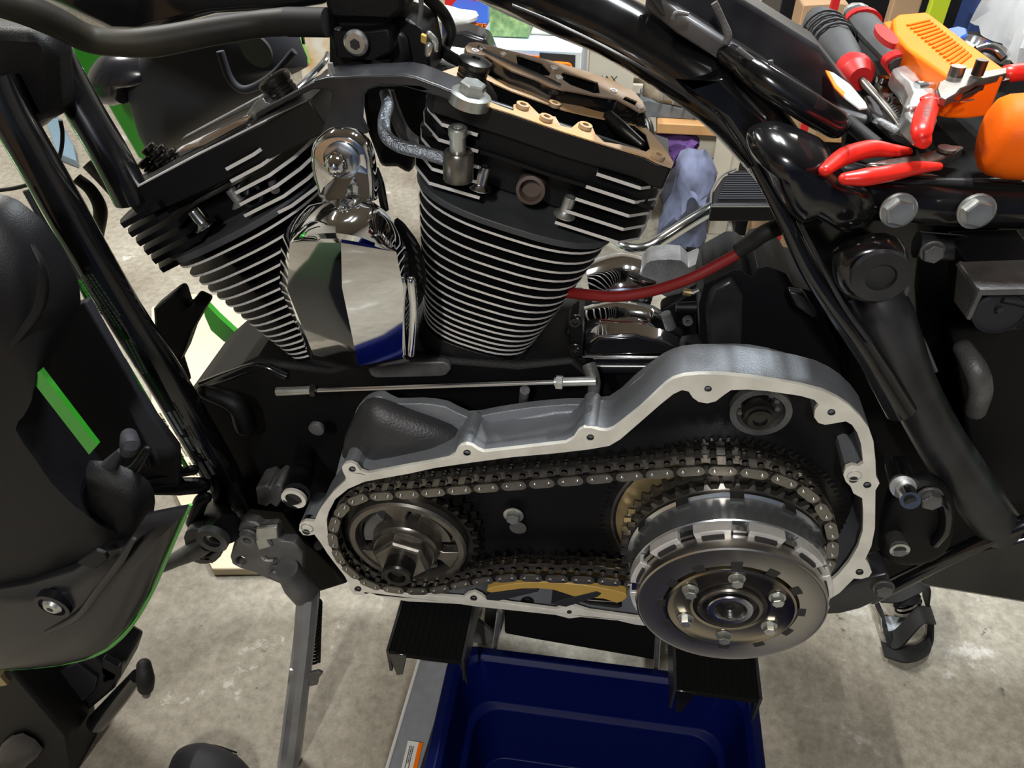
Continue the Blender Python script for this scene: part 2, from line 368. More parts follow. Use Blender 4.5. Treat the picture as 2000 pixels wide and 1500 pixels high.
# ---- wheels, outside the picture but part of the machine
def wheel(cx, label, cy=0.15, r=0.31):
    c = Vector((cx, cy, r+0.02)); wd = 0.065
    t_ = ob('wheel', [(g_lathe(c, A, [(r*0.70, -wd*0.8), (r*0.86, -wd), (r*0.96, -wd*0.8), (r, -wd*0.3), (r, wd*0.3), (r*0.96, wd*0.8), (r*0.86, wd), (r*0.70, wd*0.8), (r*0.70, -wd*0.8)], 64, close=False), rub)], moto, label=label)
    ob('rim', (g_lathe(c, A, [(r*0.64, -wd*0.7), (r*0.71, -wd*0.8), (r*0.71, wd*0.8), (r*0.64, wd*0.7), (r*0.64, -wd*0.7)], 64, close=False), paint), t_)
    ob('hub', (g_cyl(c, A, 0.045, -0.05, 0.05, 32), castdk), t_)
    for k in range(9):
        a = 2*math.pi*k/9; d = Vector((math.cos(a), 0, math.sin(a))); ob('wheel_spoke', (g_tube([c+d*0.04, c+d*r*0.66], [0.014, 0.009], 10, 1), paint), t_)
    P = [c+Vector((r*1.09*math.cos(a), 0, r*1.09*math.sin(a))) for a in [math.radians(q) for q in range(-5, 170, 12)]]
    ob('fender', (g_band(P, 0.21, 0.004, 2), green), t_)
wheel(0.98, 'rear wheel under a green fender'); wheel(-1.38, 'front wheel under a green fender')
ob('battery_box', (g_box((0.52, 0.20, 0.62), (0.34, 0.19, 0.30)), engblk), moto, bevel=0.01)
ob('tail_frame', (g_box((0.95, 0.18, 0.76), (0.75, 0.26, 0.06)), paint), moto, bevel=0.015)
ob('rear_fender_strut', (g_tube([Vector((0.42, 0.07, 0.80)), Vector((0.75, 0.06, 0.78)), Vector((1.25, 0.07, 0.72))], 0.02, 14), paint), moto)
ob('fork_leg', (g_tube([Vector((-0.95, 0.06, 1.02)), Vector((-1.38, 0.06, 0.33))], 0.025, 16, 1), paint), moto)
ob('fork_leg', (g_tube([Vector((-0.95, 0.24, 1.02)), Vector((-1.38, 0.24, 0.33))], 0.025, 16, 1), paint), moto)

# ---- engine cylinders and heads
CR = Vector((-0.174, 0.15, 0.403))
class Cyl:
    def __init__(s, deg):
        a = math.radians(deg); s.w = Vector((math.sin(a), 0, math.cos(a))); s.u = Vector((math.cos(a), 0, -math.sin(a)))
    def p(s, u, y, w): return CR+s.u*u+s.w*w+Vector((0, y-CR.y, 0))
    def px(s, x, y, w):       # point seen at pixel (x, y) on the slice w
        r = ray(x, y); return CAM+r*((w-(CAM-CR).dot(s.w))/r.dot(s.w))
    def uv(s, q): return (q-CR).dot(s.u), q.y
def outline(cu, a, bf, bb, n=40, e=3.2, ys=0.15):
    o = []
    for k in range(n):
        t = 2*math.pi*k/n; c, s_ = math.cos(t), math.sin(t)
        u = cu+a*math.copysign(abs(c)**(2/e), c); b = bf if s_ < 0 else bb
        o.append((u, ys+b*math.copysign(abs(s_)**(2/e), s_)))
    return o
WS = [0.340, 0.3284, 0.3176, 0.3074, 0.2971, 0.287, 0.2775, 0.2684, 0.2595, 0.2512, 0.243, 0.2357, 0.2284, 0.2215, 0.2150, 0.2088]
def fin(cyl, name, ol, w, th, parent, edge=None):
    top = [cyl.p(u, y, w+th/2) for u, y in ol]
    V, Fc = g_prism(top, -cyl.w*th)
    n = len(ol)*2; side = [f for f in Fc if len(f) == 4]; face = [f for f in Fc if len(f) == 3]
    return ob(name, [((V, face), finblk), ((V, side), edge or mach)], parent, sharp=30)
def engine_cyl(deg, dw, label, u0=0.0, ab=0.058, at=0.088, ytop=0.0):
    c = Cyl(deg); N = len(WS); ys = 0.15
    core = ob('cylinder_barrel', (g_lathe(c.p(0, ys, 0.15), c.w, [(0.052, 0), (0.052, 0.2+dw)], 40), engblk), moto, label=label)
    for k, w in enumerate(WS):
        f = 1-k/(N-1); a = ab+(at-ab)*f**1.2
        fin(c, 'cooling_fin', outline(u0*f, a, 0.058+0.014*f, 0.06+0.012*f, 44, 2.7), w+dw, 0.0022, core)
    ob('base_flange', (g_prism([c.p(u, y, 0.203+dw) for u, y in outline(0, ab, 0.056, 0.056, 40, 3)], -c.w*0.03), finblk), core, bevel=0.002)
    # top plate of the barrel, under the head
    ob('deck_plate', (g_prism([c.p(u, y, 0.352+dw) for u, y in outline(u0, at+0.003, 0.074, 0.072, 44, 2.8)], -c.w*0.006), deckm), core, bevel=0.001)
    return c, core
cR, coreR = engine_cyl(15.5, 0.0, 'rear cylinder barrel with black fins and bright edges')
cF, coreF = engine_cyl(-28.0, -0.004, 'front cylinder barrel with black fins and bright edges')
def head(c, dw, label, ws, ul, ur, gap_l, gap_r, nl, nr, yf=0.09, yb=0.235, topw=0.436, off=0.0):
    H_ = ob('cylinder_head', [(g_prism([c.p(u, y, 0.352+dw) for u, y in [(ul+0.03, 0.13), (ur-0.03, 0.13), (ur-0.02, 0.22), (ul+0.02, 0.22)]], c.w*(0.392-0.352)), finblk),
        (g_prism([c.p(u, y, 0.40+dw) for u, y in [(gap_l-0.03, yf+0.014), (gap_r+0.03, yf+0.014), (gap_r+0.03, yf+0.022), (gap_l-0.03, yf+0.022)]], c.w*(topw-0.402)), finblk)], moto, label=label, bevel=0.003)
    for side, (a0, a1), nn in (('l', (ul, gap_l), nl), ('r', (gap_r, ur), nr)):
        for k in range(nn):
            w = ws[0]+(ws[1]-ws[0])*k/(nn-1)+dw; f = k/(nn-1)
            g = 0.014*(1-f) if side == 'l' else 0.018*(1-f)
            if side == 'l': pl = [(a1-0.002+g*0, 0.15), (a1+g, yf-0.006), (a0+0.022, yf-0.008), (a0+0.006, yf+0.012), (a0, 0.125), (a0, 0.2), (a1, 0.21)]
            else: pl = [(a0, 0.2), (a1, 0.2), (a1, 0.125), (a1-0.006, yf+0.012), (a1-0.024, yf-0.006), (a0-g, yf-0.006), (a0+0.002, 0.15)]
            fin(c, 'head_fin', pl, w, 0.005 if (side == 'l' and off) else 0.0028, H_, edge=paint if (side == 'l' and off) else None)
    return H_
headR = head(cR, 0, 'rear cylinder head', (0.364, 0.414), -0.094, 0.112, -0.044, 0.052, 5, 5)
# top flange of the rear head, traced on its own slice
WT = 0.436
def cp(c, pts, w): return [c.px(x, y, w) for x, y in pts]
slab_o = [(945, 205), (1000, 222), (1100, 257), (1190, 285), (1262, 306), (1285, 318), (1312, 327), (1316, 318), (1303, 296), (1275, 262), (1250, 238), (1160, 215), (1082, 192), (1000, 165), (950, 145), (900, 128), (862, 140), (840, 158), (850, 172), (905, 190)]
slab_i = [(975, 206), (1003, 216), (1003, 204), (1030, 200), (1052, 222), (1085, 228), (1095, 245), (1116, 250), (1130, 238), (1155, 243), (1163, 262), (1180, 277), (1215, 283), (1262, 296), (1270, 290), (1262, 262), (1240, 244), (1150, 226), (1100, 214), (1000, 178), (950, 156), (905, 145), (890, 155), (905, 178)]
sl = g_prism(cp(cR, slab_o, WT), -cR.w*0.02, [cp(cR, slab_i, WT)])
ob('head_flange', (sl, finblk), headR, bevel=0.002)
so_ = cp(cR, slab_o, WT-0.001); sc_ = sum(so_, Vector())/len(so_)
ob('cavity_liner', (g_prism([sc_+(q-sc_)*0.93 for q in so_], -cR.w*0.034, [[q-cR.w*0.001 for q in cp(cR, slab_i, WT)]]), engblk), headR)
gk = g_prism(cp(cR, slab_o, WT+0.0012), -cR.w*0.001, [cp(cR, slab_i, WT+0.0012)])
ob('rocker_gasket', (gk, gskt), headR)
cav = [q-cR.w*0.035 for q in cp(cR, slab_o, WT)]; ob('head_cavity', (g_prism(cav, -cR.w*0.003), engblk), headR)
for x, y, r in [(1020, 210, 8), (1066, 234, 8), (1142, 250, 8), (1082, 207, 7), (1285, 308, 8), (868, 168, 7)]:
    p = cR.px(x, y, WT+0.0015); rr = rm(p, r)
    ob('bolt_hole', [(g_ring(p, cR.w, rr*0.85, rr*1.7, 0, 0.003, 24), gskt), (g_cyl(p, cR.w, rr*0.9, 0.0005, 0.0015, 20), ink)], headR)
# rocker box sitting on the far half of the rear head
rbo = [(908, 92), (916, 83), (932, 82), (1000, 100), (1075, 118), (1150, 140), (1200, 158), (1240, 180), (1255, 198), (1263, 216), (1250, 219), (1228, 206), (1205, 193), (1160, 186), (1130, 180), (1108, 176), (1095, 174), (1075, 168), (1045, 154), (1000, 138), (972, 122), (950, 108), (925, 105), (912, 101)]
WB = 0.448
rh = [[(1008, 108), (1016, 108), (1058, 122), (1076, 142), (1072, 148), (1050, 146), (1012, 131)], [(1096, 143), (1104, 141), (1168, 161), (1172, 182), (1160, 182), (1115, 166), (1100, 156)], [(1222, 188), (1245, 198), (1240, 206), (1216, 194)]]
Hh = [cp(cR, h_, WB) for h_ in rh]
rb = ob('rocker_box', (g_prism(cp(cR, rbo, WB), -cR.w*0.044, Hh), paint), moto, label='rocker box housing with an oil-stained top face', bevel=0.0012)
ob('gasket_face', (g_prism(cp(cR, rbo, WB+0.0014), -cR.w*0.0012, [cp(cR, h_, WB+0.0014) for h_ in rh]), gskt2), rb)
ob('gasket_groove', (g_tube([cR.px(x, y, WB+0.0014) for x, y in [(935, 92), (950, 102), (985, 118), (1030, 138), (1070, 155), (1088, 164), (1095, 167)]], 0.0016, 8), ink), rb)
for x, y, r in [(928, 100, 6), (983, 106, 5), (1082, 133, 6), (1092, 152, 6), (1198, 178, 6), (1250, 210, 5), (942, 96, 5)]:
    p = cR.px(x, y, WB+0.0016); rr = rm(p, r)
    ob('bolt_hole', [(g_ring(p, cR.w, rr*0.75, rr*1.25, 0, 0.0012, 20), mach), (g_cyl(p, cR.w, rr*0.7, 0.0002, 0.0008, 16), steel)], rb)
ob('inlet_tube', (g_tp([(960, 135, 0.2, 10), (1000, 155, 0.2, 11), (1080, 182, 0.2, 10)], 14), castdk), rb)
# valve springs and caps
def spring(c, x, y, Y, rp, hp, parent, tilt=None, turns=4.5, cap=True):
    p = W(x, y, Y); r = rm(p, rp); h = rm(p, hp); ax = (c.w+(tilt or Vector())).normalized(); ps = [(g_coil(p-ax*h, p, r*0.82, r*0.15, turns), dksteel)]
    if cap: ps.append((g_lathe(p, ax, [(r*1.0, -r*0.1), (r*1.08, 0.1*r), (r*1.05, 0.38*r), (r*0.8, 0.52*r), (r*0.28, 0.55*r), (r*0.22, 0.3*r)], 32), dksteel))
    ps.append((g_cyl(p-ax*h, ax, r*0.55, 0, h, 20), dksteel))
    return ob('valve_spring', ps, parent)
spring(cR, 926, 130, 0.12, 31, 34, headR)
ob('rocker_support', (g_tp([(905, 165, 0.13, 12), (935, 170, 0.12, 20), (955, 195, 0.12, 18)], 14, rnd=True), dksteel), headR)
spring(cR, 938, 172, 0.15, 25, 40, headR, cap=False)
spring(cR, 950, 190, 0.14, 20, 25, headR)
for q in [(1203, 232), (1226, 226), (1246, 232), (1213, 262), (1240, 262)]:
    spring(cR, q[0], q[1], 0.15, 15, 36, headR, Vector((-0.5, 0, 0)), 5)
ob('rocker_arm', [(g_tube([W(1190, 228, 0.14), W(1215, 252, 0.13), W(1252, 282, 0.12)], [0.005, 0.006, 0.004], 12, rnd=True), dksteel), (g_tube([W(1225, 220, 0.18), W(1258, 240, 0.16), W(1268, 275, 0.14)], [0.005, 0.006, 0.005], 12, rnd=True), dksteel)], headR)
# rear head studs and bolts
def stud(c, parent, x, y, Y, r1, h, washer=True, m1=zinc):
    p = W(x, y, Y); ax = c.w; rr = rm(p, r1)
    ps = [(g_lathe(p, ax, [(rr*1.9, 0), (rr*1.9, rr*0.15), (rr*1.05, rr*0.8), (rr, rr*0.9), (rr, h*0.9), (rr*0.9, h), (rr*0.5, h), (rr*0.45, h*0.6)], 24), m1), (g_cyl(p, ax, rr*0.5, h*0.5, h*0.8, 6), ink)]
    return ob('head_bolt', ps, parent)
stud(cR, headR, 936, 366, 0.088, 12, 0.019, m1=steel)
stud(cR, headR, 1102, 420, 0.09, 12, 0.017, m1=zinc)
ob('spark_plug_port', (g_lathe(W(1036, 372, 0.1), (0, -1, 0.15), [(0.0125, -0.02), (0.012, 0), (0.0092, 0.001), (0.0085, -0.01)], 28), mat('rusty_plug', (0.10, 0.07, 0.055), 0.6)), headR)
# front head
headF = head(cF, -0.02, 'front cylinder head', (0.364, 0.414), -0.103, 0.10, -0.035, 0.045, 6, 6, yf=0.092, off=1)
WF = 0.410
f1 = W(236, 381, 0.095); f2 = W(604, 197, 0.09); f3 = W(632, 176, 0.12); fl = [f1, f2, f3, f3+Vector((0, 0.09, 0)), W(245, 370, 0.12)+Vector((0, 0.09, 0)), W(240, 372, 0.12)]
ob('head_flange', (g_prism(fl, -cF.w*0.026), finblk), headF, bevel=0.002)
def rail(px, Y, t, m, nm): return ob(nm, (g_pp(px, Y, t), m), headF, bevel=0.0008)
rail([(240, 382), (380, 308), (495, 250), (600, 199), (600, 196), (495, 246), (380, 303), (240, 378)], 0.0935, 0.004, mach, 'rocker_gasket')
rail([(350, 300), (352, 292), (388, 284), (388, 276), (455, 240), (482, 232), (484, 238), (470, 246), (400, 284)], 0.12, 0.01, gskt2, 'rocker_gasket')
rail([(342, 300), (345, 294), (475, 232), (482, 226), (484, 232), (440, 258), (392, 278)], 0.14, 0.01, mach, 'rocker_rail')
rail([(352, 277), (356, 270), (440, 225), (505, 190), (520, 192), (490, 210), (440, 232)], 0.17, 0.01, castdk, 'rocker_rail')
rail([(488, 236), (482, 222), (500, 197), (514, 190), (520, 200), (534, 204), (532, 214), (512, 226)], 0.13, 0.02, zinc, 'rocker_block')
spring(cF, 540, 163, 0.15, 32, 34, headF)
spring(cF, 528, 190, 0.15, 24, 20, headF, cap=False)
for q in [(293, 292), (312, 296), (332, 303), (285, 318), (310, 322)]:
    spring(cF, q[0], q[1], 0.15, 16, 34, headF, Vector((-0.2, 0, 0)), 5)
stud(cF, headF, 402, 442, 0.092, 12, 0.017, m1=steel)
stud(cF, headF, 472, 398, 0.095, 11, 0.015, m1=castdk)
ob('spark_plug_port', (g_lathe(W(488, 380, 0.1), (0, -1, 0.15), [(0.013, -0.02), (0.012, 0), (0.009, 0.001), (0.008, -0.01)], 24), castdk), headF)
ob('sensor', (g_tp([(530, 350, 0.1, 9), (538, 372, 0.088, 9)], 14), castdk), headF)
# far-side rocker edge of the front head, under the frame lug
ob('rocker_rim', (g_tp([(560, 190, 0.16, 5), (600, 155, 0.2, 6), (632, 122, 0.22, 6), (640, 105, 0.24, 5)], 10), steel), headF)

# ---- crankcase behind the primary
cc = ob('crankcase', (g_pp([(350, 790), (395, 752), (500, 702), (560, 712), (640, 722), (720, 700), (800, 690), (860, 700), (1010, 712), (1120, 700), (1190, 760), (1230, 860), (1250, 1010), (1180, 1100), (900, 1150), (640, 1130), (560, 1060), (470, 1000), (420, 900)], 0.09, 0.13), engblk), moto, label='black engine crankcase', bevel=0.006)
ob('case_pad', (g_pp([(724, 712), (735, 709), (865, 707), (878, 713), (881, 722), (872, 733), (860, 736), (738, 739), (724, 734), (718, 723)], 0.083, 0.008), castdk), cc, bevel=0.0015)
ob('oil_line', (g_tp([(395, 752, 0.1, 9), (440, 735, 0.09, 10), (505, 715, 0.085, 8), (560, 735, 0.085, 9)], 12), paint), cc)
ob('oil_fitting', (g_tp([(400, 765, 0.07, 14), (462, 790, 0.065, 20), (480, 830, 0.07, 22)], 14, rnd=True), engblk), cc)
ob('mount_bracket', (g_pp([(298, 605), (335, 575), (345, 570), (352, 580), (360, 605), (372, 600), (375, 585), (402, 598), (372, 650), (358, 690), (345, 715), (360, 760), (330, 740), (300, 640)], 0.09, 0.02), engblk), moto, label='black front engine mount bracket', bevel=0.003)
ob('case_plug', (g_lathe(W(620, 834, 0.06), A, [(0.008, 0), (0.008, 0.004), (0.006, 0.005)], 20), castdk), cc)
mb = ob('mount_boss', (g_tp([(598, 870, 0.10, 20), (590, 915, 0.06, 24), (578, 968, 0.0, 27)], 22), engblk), moto, label='black tube boss with a bare steel bush')
pb = W(576, 970, -0.001)
ob('bush', [(g_ring(pb, A, 0.0085, 0.0125, 0, 0.004, 32), gask), (g_cyl(pb, A, 0.0088, 0, 0.001, 24), ink)], mb)
ob('bearing_lug', [(g_pp([(498, 955), (520, 948), (528, 955), (540, 945), (550, 950), (552, 975), (540, 992), (528, 984), (520, 990), (503, 985)], 0.03, 0.03), castdk)], mb, bevel=0.002)
# lower front case black mass
ob('lower_case', (g_pp([(440, 985), (470, 990), (560, 1000), (600, 1060), (625, 1080), (680, 1140), (600, 1165), (520, 1090), (455, 1010)], 0.05, 0.1), engblk), cc, bevel=0.004)

# ---- shift rod
sr = ob('shift_rod', (g_tp([(600, 763, 0.03, 4.5), (1090, 746, 0.03, 4.5)], 12), steel), moto, label='long bright shift rod with ball ends')
ob('rod_end', (g_tp([(541, 765, 0.03, 8.5), (612, 762, 0.03, 8.5)], 16), zinc), sr)
ob('rod_end', (g_tp([(1083, 746, 0.03, 9), (1164, 744, 0.03, 9)], 16), zinc), sr)
p = W(1086, 746, 0.03); ob('lock_nut', (g_hex(p, (1, 0, 0), 0.0062, 0, 0.006), zinc), sr)
p = W(608, 762, 0.03); ob('lock_nut', (g_hex(p, (1, 0, 0), 0.006, 0, 0.005), dksteel), sr)
ob('shift_lever', (g_tp([(1150, 712, 0.06, 14), (1160, 745, 0.05, 13), (1160, 785, 0.055, 10), (1185, 783, 0.06, 9)], 14), castdk), sr)
ob('shift_shaft', (g_tp([(1025, 762, 0.05, 10), (1022, 785, 0.07, 9)], 14), castdk), sr)

# ---- horn cover with its mount
hb_ = ob('horn_bracket', [(g_pp([(610, 162), (640, 152), (700, 148), (787, 146), (812, 151), (860, 168), (905, 188), (935, 196), (948, 208), (940, 216), (915, 213), (860, 190), (782, 168), (745, 168), (718, 176), (708, 190), (705, 235), (718, 262), (625, 262), (640, 225), (648, 182), (640, 176), (610, 175), (560, 200), (500, 232), (498, 222), (560, 188)], 0.075, 0.008), dusty),
     (g_pp([(610, 160), (640, 151), (787, 145), (812, 150), (905, 186), (940, 202), (900, 194), (812, 158), (787, 152), (640, 158)], 0.075, 0.03), dusty)], moto, label='black three-armed horn bracket', bevel=0.0018)
ob('bracket_bolt', (g_lathe(W(650, 158, 0.083), (0, 0, 1), [(0.0045, 0), (0.0045, 0.004), (0.0025, 0.005), (0.002, 0.013)], 16), zinc), hb_)
ob('bracket_hole', (g_cyl(W(693, 158, 0.09), (0, 0, 1), 0.006, 0.0, 0.0015, 20), ink), hb_)
pbt = W(915, 204, 0.082); ob('flange_bolt', [(g_lathe(pbt, cR.w, [(0.0155, 0), (0.0155, 0.008), (0.014, 0.009)], 32), zinc), (g_hex(pbt, cR.w, 0.0098, 0.008, 0.017, 0.4), zinc)], hb_)
mnt = ob('horn_mount', (g_dome(Wl([(612, 280), (625, 262), (645, 250), (668, 247), (695, 252), (718, 268), (730, 290), (736, 330), (738, 378), (725, 392), (640, 392), (622, 362), (612, 320)], 0.045), (0, -0.010, 0), 5, 0.02, 2, 0.80), chrome), moto, label='chrome horn mounting lug with acorn nut')
pn = W(668, 312, 0.033)
ob('acorn_nut', [(g_lathe(pn, (0, -1, 0.1), [(0.0135, 0), (0.0135, 0.002), (0.011, 0.003)], 28), steel), (g_hex(pn, (0, -1, 0.1), 0.0105, 0.002, 0.012), chrome), (g_lathe(pn, (0, -1, 0.1), [(0.0085, 0.011), (0.008, 0.016), (0.0055, 0.020), (0.002, 0.022)], 24), chrome)], mnt)
def horn():
    V = []; Fc = []
    def add(l): o = len(V); V.extend(l); return list(range(o, o+len(l)))
    L_ = [W(566, 474, 0.008), W(561, 566, 0.006), W(612, 693, 0.009)]
    R_ = [W(666, 474, -0.020), W(668, 562, -0.024), W(700, 715, -0.008)]
    Q_ = [W(774, 492, 0.004), W(787, 560, 0.002), W(786, 698, 0.004)]
    l = add(L_); r = add(R_); q = add(Q_)
    Fc.extend([(l[0], r[0], r[1], l[1]), (l[1], r[1], r[2], l[2]), (r[0], q[0], q[1], r[1]), (r[1], q[1], q[2], r[2])])
    arc = [(566, 474), (568, 458), (577, 440), (590, 424), (610, 405), (635, 395), (655, 390), (675, 388), (700, 391), (725, 399), (742, 414), (756, 434), (768, 458), (773, 475), (774, 492)]
    n = len(arc)-1; rings = []
    base = []
    for k in range(n+1):
        t = k/n
        base.append(L_[0].lerp(R_[0], t*2) if t <= 0.5 else R_[0].lerp(Q_[0], t*2-1))
    edge = [W(x, y, 0.012) for x, y in arc]; edge[0] = L_[0]; edge[-1] = Q_[0]
    m = 6
    for j in range(m+1):
        t = j/m; row = []
        for k in range(n+1):
            p = base[k].lerp(edge[k], t); d = math.sin(k/n*math.pi)
            p = p+Vector((0, -0.016, 0.004))*d*math.sin(t*math.pi)**0.8; row.append(p)
        rings.append(add(row))
    for j in range(m):
        for k in range(n): Fc.append((rings[j][k], rings[j][k+1], rings[j+1][k+1], rings[j+1][k]))
    # rim band
    front = [V[i] for i in rings[m]]+[Q_[1], Q_[2], R_[2], L_[2], L_[1]]
    outp = [(549, 480), (553, 460), (565, 440), (580, 420), (602, 400), (630, 390), (655, 386), (677, 384), (702, 387), (730, 395), (752, 412), (768, 434), (782, 460), (791, 480), (796, 498), (801, 560), (800, 706), (702, 722), (606, 702), (546, 560)]
    f = add([v.copy() for v in front]); o1 = add(Wl(outp, 0.028)); o2 = add(Wl(outp, 0.06)); N = len(front)
    for k in range(N):
        k2 = (k+1) % N; Fc.append((f[k], f[k2], o1[k2], o1[k])); Fc.append((o1[k], o1[k2], o2[k2], o2[k]))
    return V, Fc
hc = ob('horn_cover', (horn(), chrome), moto, label='faceted chrome waterfall horn cover', sharp=28)
ob('chrome_rail', (g_tp([(803, 548, 0.02, 9), (808, 610, 0.02, 9), (803, 690, 0.022, 8)], 14, rnd=True), chrome), hc)
ob('horn_body', [(g_dome(Wl([(770, 430), (785, 432), (800, 450), (820, 480), (832, 530), (830, 570), (818, 600), (800, 600), (780, 500)], 0.06), (0, -0.012, 0), 4, 0.03, 2), engblk)], hc)
for k in range(7):
    ob('horn_rib', (g_tp([(792+k*4, 452+k*17, 0.058, 2.5), (812+k*3, 478+k*16, 0.045, 2.5)], 8), plas2), hc)
ob('link_arm', (g_tp([(732, 330, 0.07, 8), (742, 360, 0.07, 9), (752, 410, 0.07, 8)], 12), paint), hc)

ob('intake_manifold', (g_pp([(700, 165), (870, 165), (850, 210), (815, 300), (800, 345), (775, 330), (742, 330), (715, 260)], 0.19, 0.05), engblk), moto, label='black intake manifold between the cylinders', bevel=0.006)
# ---- oil hose to the rear head
hs = ob('oil_hose', [(g_tp([(752, 180, 0.13, 11), (757, 205, 0.12, 12), (750, 235, 0.10, 12), (754, 265, 0.085, 13), (780, 285, 0.078, 13), (825, 297, 0.075, 13), (872, 312, 0.075, 13)], 18), mat('braided_steel', (0.4, 0.44, 0.5), 0.3, 0.9, bump=1.0, bscale=500))], moto, label='braided steel oil hose')
pe = W(895, 322, 0.07)
ob('banjo_fitting', (g_lathe(pe, (0.05, 0, 1), [(0.0112, -0.012), (0.0118, -0.011), (0.0118, 0.009), (0.0105, 0.011), (0.006, 0.011)], 32), oily), hs)
ob('banjo_bolt', (g_lathe(pe, (0.05, -0.1, 1), [(0.0062, 0.010), (0.0062, 0.024), (0.0072, 0.0245), (0.0072, 0.03), (0.0062, 0.031), (0.0035, 0.031), (0.003, 0.028)], 24), zinc), hs)
ob('inner_pipe', (g_tp([(760, 178, 0.15, 10), (770, 215, 0.15, 12), (790, 260, 0.15, 14), (820, 285, 0.16, 12)], 14), castdk), hs)
# ================================================================ primary drive
outer = [(613,1020),(622,1000),(630,987),(650,962),(675,938),(675,932),(669,920),(668,912),(674,906),(685,904),(696,909),(704,920),(717,925),(735,922),(800,910),(840,903),(876,896),(888,888),(893,877),(900,871),(910,868),(922,871),(932,878),(944,883),(1000,877),(1060,870),(1105,865),(1120,857),(1130,842),(1140,836),(1155,836),(1172,841),(1185,842),(1197,838),(1212,827),(1250,797),(1300,750),(1315,740),(1335,734),(1365,731),(1400,731),(1450,735),(1500,742),(1565,753),(1607,764),(1635,777),(1658,792),(1680,813),(1697,836),(1706,862),(1710,900),(1711,930),(1718,944),(1710,958),(1709,1032),(1702,1067),(1690,1092),(1697,1102),(1703,1118),(1697,1127),(1682,1131),(1668,1130),(1640,1158),(1600,1183),(1540,1205),(1460,1220),(1380,1226),(1300,1226),(1240,1220),(1207,1212),(1135,1205),(1112,1208),(1085,1201),(1000,1192),(952,1187),(925,1184),(900,1180),(850,1177),(800,1175),(750,1167),(722,1158),(708,1162),(692,1161),(682,1150),(681,1140),(673,1125),(655,1102),(640,1082),(626,1060),(614,1044),(603,1046),(592,1045),(584,1036),(585,1024),(595,1018),(606,1019)]
inner = [(638,1015),(642,1000),(655,975),(680,955),(712,941),(750,934),(800,925),(850,914),(925,903),(1000,893),(1080,886),(1150,878),(1190,871),(1212,858),(1250,825),(1290,790),(1315,770),(1332,762),(1345,765),(1353,777),(1364,785),(1382,788),(1398,784),(1412,773),(1428,762),(1460,761),(1500,764),(1562,773),(1590,781),(1599,790),(1592,801),(1590,815),(1598,826),(1612,830),(1635,826),(1652,823),(1664,830),(1674,845),(1682,868),(1686,905),(1676,912),(1664,909),(1652,914),(1647,928),(1652,941),(1661,950),(1667,964),(1684,973),(1686,1000),(1685,1037),(1676,1067),(1658,1098),(1638,1122),(1600,1156),(1560,1180),(1500,1197),(1420,1210),(1340,1213),(1280,1211),(1235,1206),(1150,1194),(1132,1188),(1112,1182),(1095,1187),(1085,1191),(1000,1180),(952,1173),(940,1163),(927,1157),(914,1160),(904,1168),(850,1164),(790,1158),(745,1149),(712,1136),(690,1122),(670,1103),(652,1078),(641,1050)]
holes_px = [(688,917,7),(912,885,7.5),(1153,855,7.5),(1383,760,7.5),(1624,806,8),(1694,948,8),(1679,1118,8),(1112,1196,5),(925,1169,7),(699,1151,7)]
pc = ob('primary_case', [(g_pp(outer, 0.0, 0.004, [inner]+[circ(x, y, r, r*0.86) for x, y, r in holes_px]), gask)], moto, label='inner primary case with a bare aluminium gasket face', bevel=0.0006, bseg=1)
def wall_ring(px, Y0, Y1, inward=0.0, n_in=True, sm=1):
    o = Wl(px, Y0); n = len(o); c = sum(o, Vector())/n; V = [p.copy() for p in o]+[p+(c-p)*inward+Vector((0, Y1-Y0, 0)) for p in o]
    return V, [(k, (k+1) % n, n+(k+1) % n, n+k) for k in range(n)]
ob('case_wall', [(g_pp(outer, 0.0035, 0.040, [inner]), cast)], pc)
ob('case_floor', (g_pp(outer, 0.043, 0.012, taper=0.985), cast), pc, bevel=0.003)
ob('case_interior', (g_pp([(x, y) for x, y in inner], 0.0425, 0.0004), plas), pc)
# outer body of the case behind the flange (front half)
body = [(640,1000),(655,930),(668,880),(690,815),(702,790),(722,777),(745,776),(770,789),(820,788),(870,795),(912,815),(960,808),(1030,797),(1110,790),(1190,786),(1240,745),(1300,700),(1345,686),(1400,683),(1470,684),(1540,700),(1600,725),(1640,755),(1665,790),(1690,850),(1690,1000),(1640,1100),(1400,1130),(900,1110),(680,1080)]
ob('case_body', (g_pp(body, 0.0437, 0.010, smooth=2, taper=0.99), cast), pc, bevel=0.004, bseg=3)
ob('case_bulge', (g_dome(Wl([(668, 885), (690, 815), (715, 780), (745, 778), (800, 800), (880, 830), (900, 860), (820, 890), (720, 905)], 0.040), (0, -0.022, 0), 5, 0.01, 2), shadecase), pc)
ob('case_pocket_floor', (g_pp([(890, 868), (930, 836), (1000, 822), (1080, 806), (1190, 800), (1180, 832), (1100, 850), (1000, 862)], 0.042, 0.01), cast), pc, bevel=0.002)
for x, y, dx, dy, r in [(912, 872, -12, -38, 13), (1152, 836, 3, -28, 14), (686, 908, 15, -30, 10)]:
    ob('bolt_boss', (g_tube([W(x, y+4, 0.003), W(x, y+4, 0.003)+Vector((0, 0.042, 0))], [rm(W(x, y, 0), r), rm(W(x, y, 0), r*1.25)], 20), cast), pc)
for x, y, r in holes_px:
    p = W(x, y, 0.001); rr = rm(p, r)*0.95
    ob('bolt_hole', [(g_ring(p, (0, 1, 0), rr*0.86, rr*1.0, 0.0, 0.006, 20), dksteel), (g_cyl(p, (0, 1, 0), rr, 0.006, 0.007, 20), ink)], pc)
